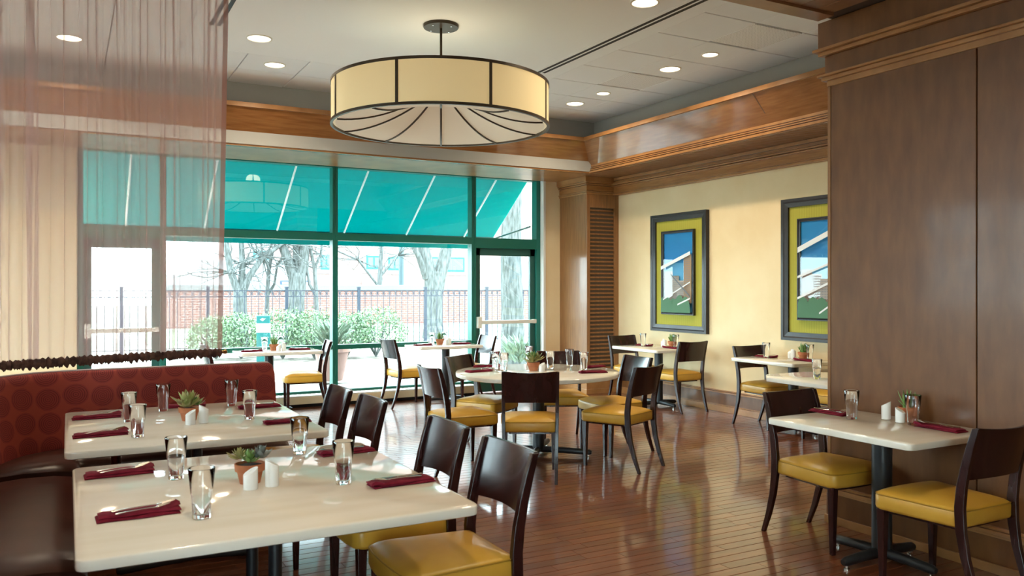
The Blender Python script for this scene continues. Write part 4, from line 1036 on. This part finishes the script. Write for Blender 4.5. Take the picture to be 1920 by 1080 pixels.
tree(X, Y, 'forked tree with a V shaped trunk right of the mullion', [(0, 0, 0, .37), (0, 0, .5, .29), (.0, 0, 1.4, .29), (.05, 0, 1.9, .33), (.06, 0, 2.1, .30)], .3,
     [[(-.02, 0, 1.7, .22), (-.20, 0, 2.3, .20), (-.34, 0, 2.9, .17), (-.42, .1, 4, .15), (-.5, .1, 6, .11)], [(.10, 0, 1.7, .22), (.30, 0, 2.3, .20), (.46, 0, 2.9, .18), (.62, .1, 4, .16), (.9, .1, 6, .11)],
      [(-.24, -.02, 1.9, .12), (-.55, -.1, 2.6, .085), (-.95, -.1, 3.2, .07), (-1.1, -.1, 3.7, .06)]], 2, 16)
X, Y = px(556, 646, 0)
tree(X, Y, 'forked grey tree in the middle of the left window', [(0, 0, 0, .29), (0, 0, .4, .22), (.0, 0, 1.3, .205), (.02, 0, 1.75, .23), (.03, 0, 2.0, .20)], .2,
     [[(-.03, 0, 1.7, .15), (-.18, 0, 2.2, .13), (-.40, 0, 2.8, .11), (-.7, .1, 4, .09)], [(.05, 0, 1.7, .16), (.16, 0, 2.2, .15), (.25, 0, 3.0, .13), (.3, .1, 4.5, .1)], [(.02, 0, 1.8, .13), (.05, .1, 2.4, .12), (.02, .1, 3.4, .1)]], 3, 24)
X, Y = px(452, 650, 0)
tree(X, Y, 'spreading pale tree beside the curtain edge', [(0, 0, 0, .24), (0, 0, .5, .18), (-.03, 0, 1.2, .17), (-.02, 0, 1.6, .16)], .2,
     [[(0, 0, 1.4, .10), (.20, 0, 1.9, .085), (.55, 0, 2.4, .065), (1.1, 0, 2.8, .05)], [(-.04, 0, 1.4, .11), (-.25, 0, 2.0, .09), (-.4, .1, 3.0, .07)], [(0, 0, 1.5, .09), (.05, .1, 2.2, .08), (.0, .1, 3.2, .06)]], 4, 60)
for xp, yp, lab, s_, tw in ((500, 645, 'thin young tree left of the forked grey tree', 1, 26), (594, 645, 'thin curved young tree right of the forked grey tree', -1, 40)):
    X, Y = px(xp, yp, 0)
    tree(X, Y, lab, [(0, 0, 0, .075), (0, 0, .9, .062), (.02 * s_, 0, 1.5, .055), (.06 * s_, 0, 2.1, .05), (.16 * s_, 0, 2.6, .04), (.4 * s_, 0, 3.2, .025)], .06, [[(0, 0, 1.35, .04), (.2 * s_, 0, 1.7, .035), (.28 * s_, 0, 2.2, .03), (.55 * s_, 0, 2.6, .02)], [(.06 * s_, 0, 2.1, .035), (-.1 * s_, 0, 2.5, .03), (-.2 * s_, 0, 3.1, .02)]], 6 + tw, tw, 1.3)
X, Y = px(712, 618, 0)
tree(X, Y, 'distant thin tree whose twigs cross the brick building', [(0, 0, 0, .10), (0, 0, 2.0, .085), (.1, 0, 3.5, .06)], .1, [[(0, 0, 1.6, .05), (-.8, 0, 2.6, .04), (-1.8, 0, 3.0, .025)], [(0, 0, 2.0, .05), (.7, 0, 2.8, .04), (1.6, 0, 3.6, .02)]], 9, 50, 2.2)
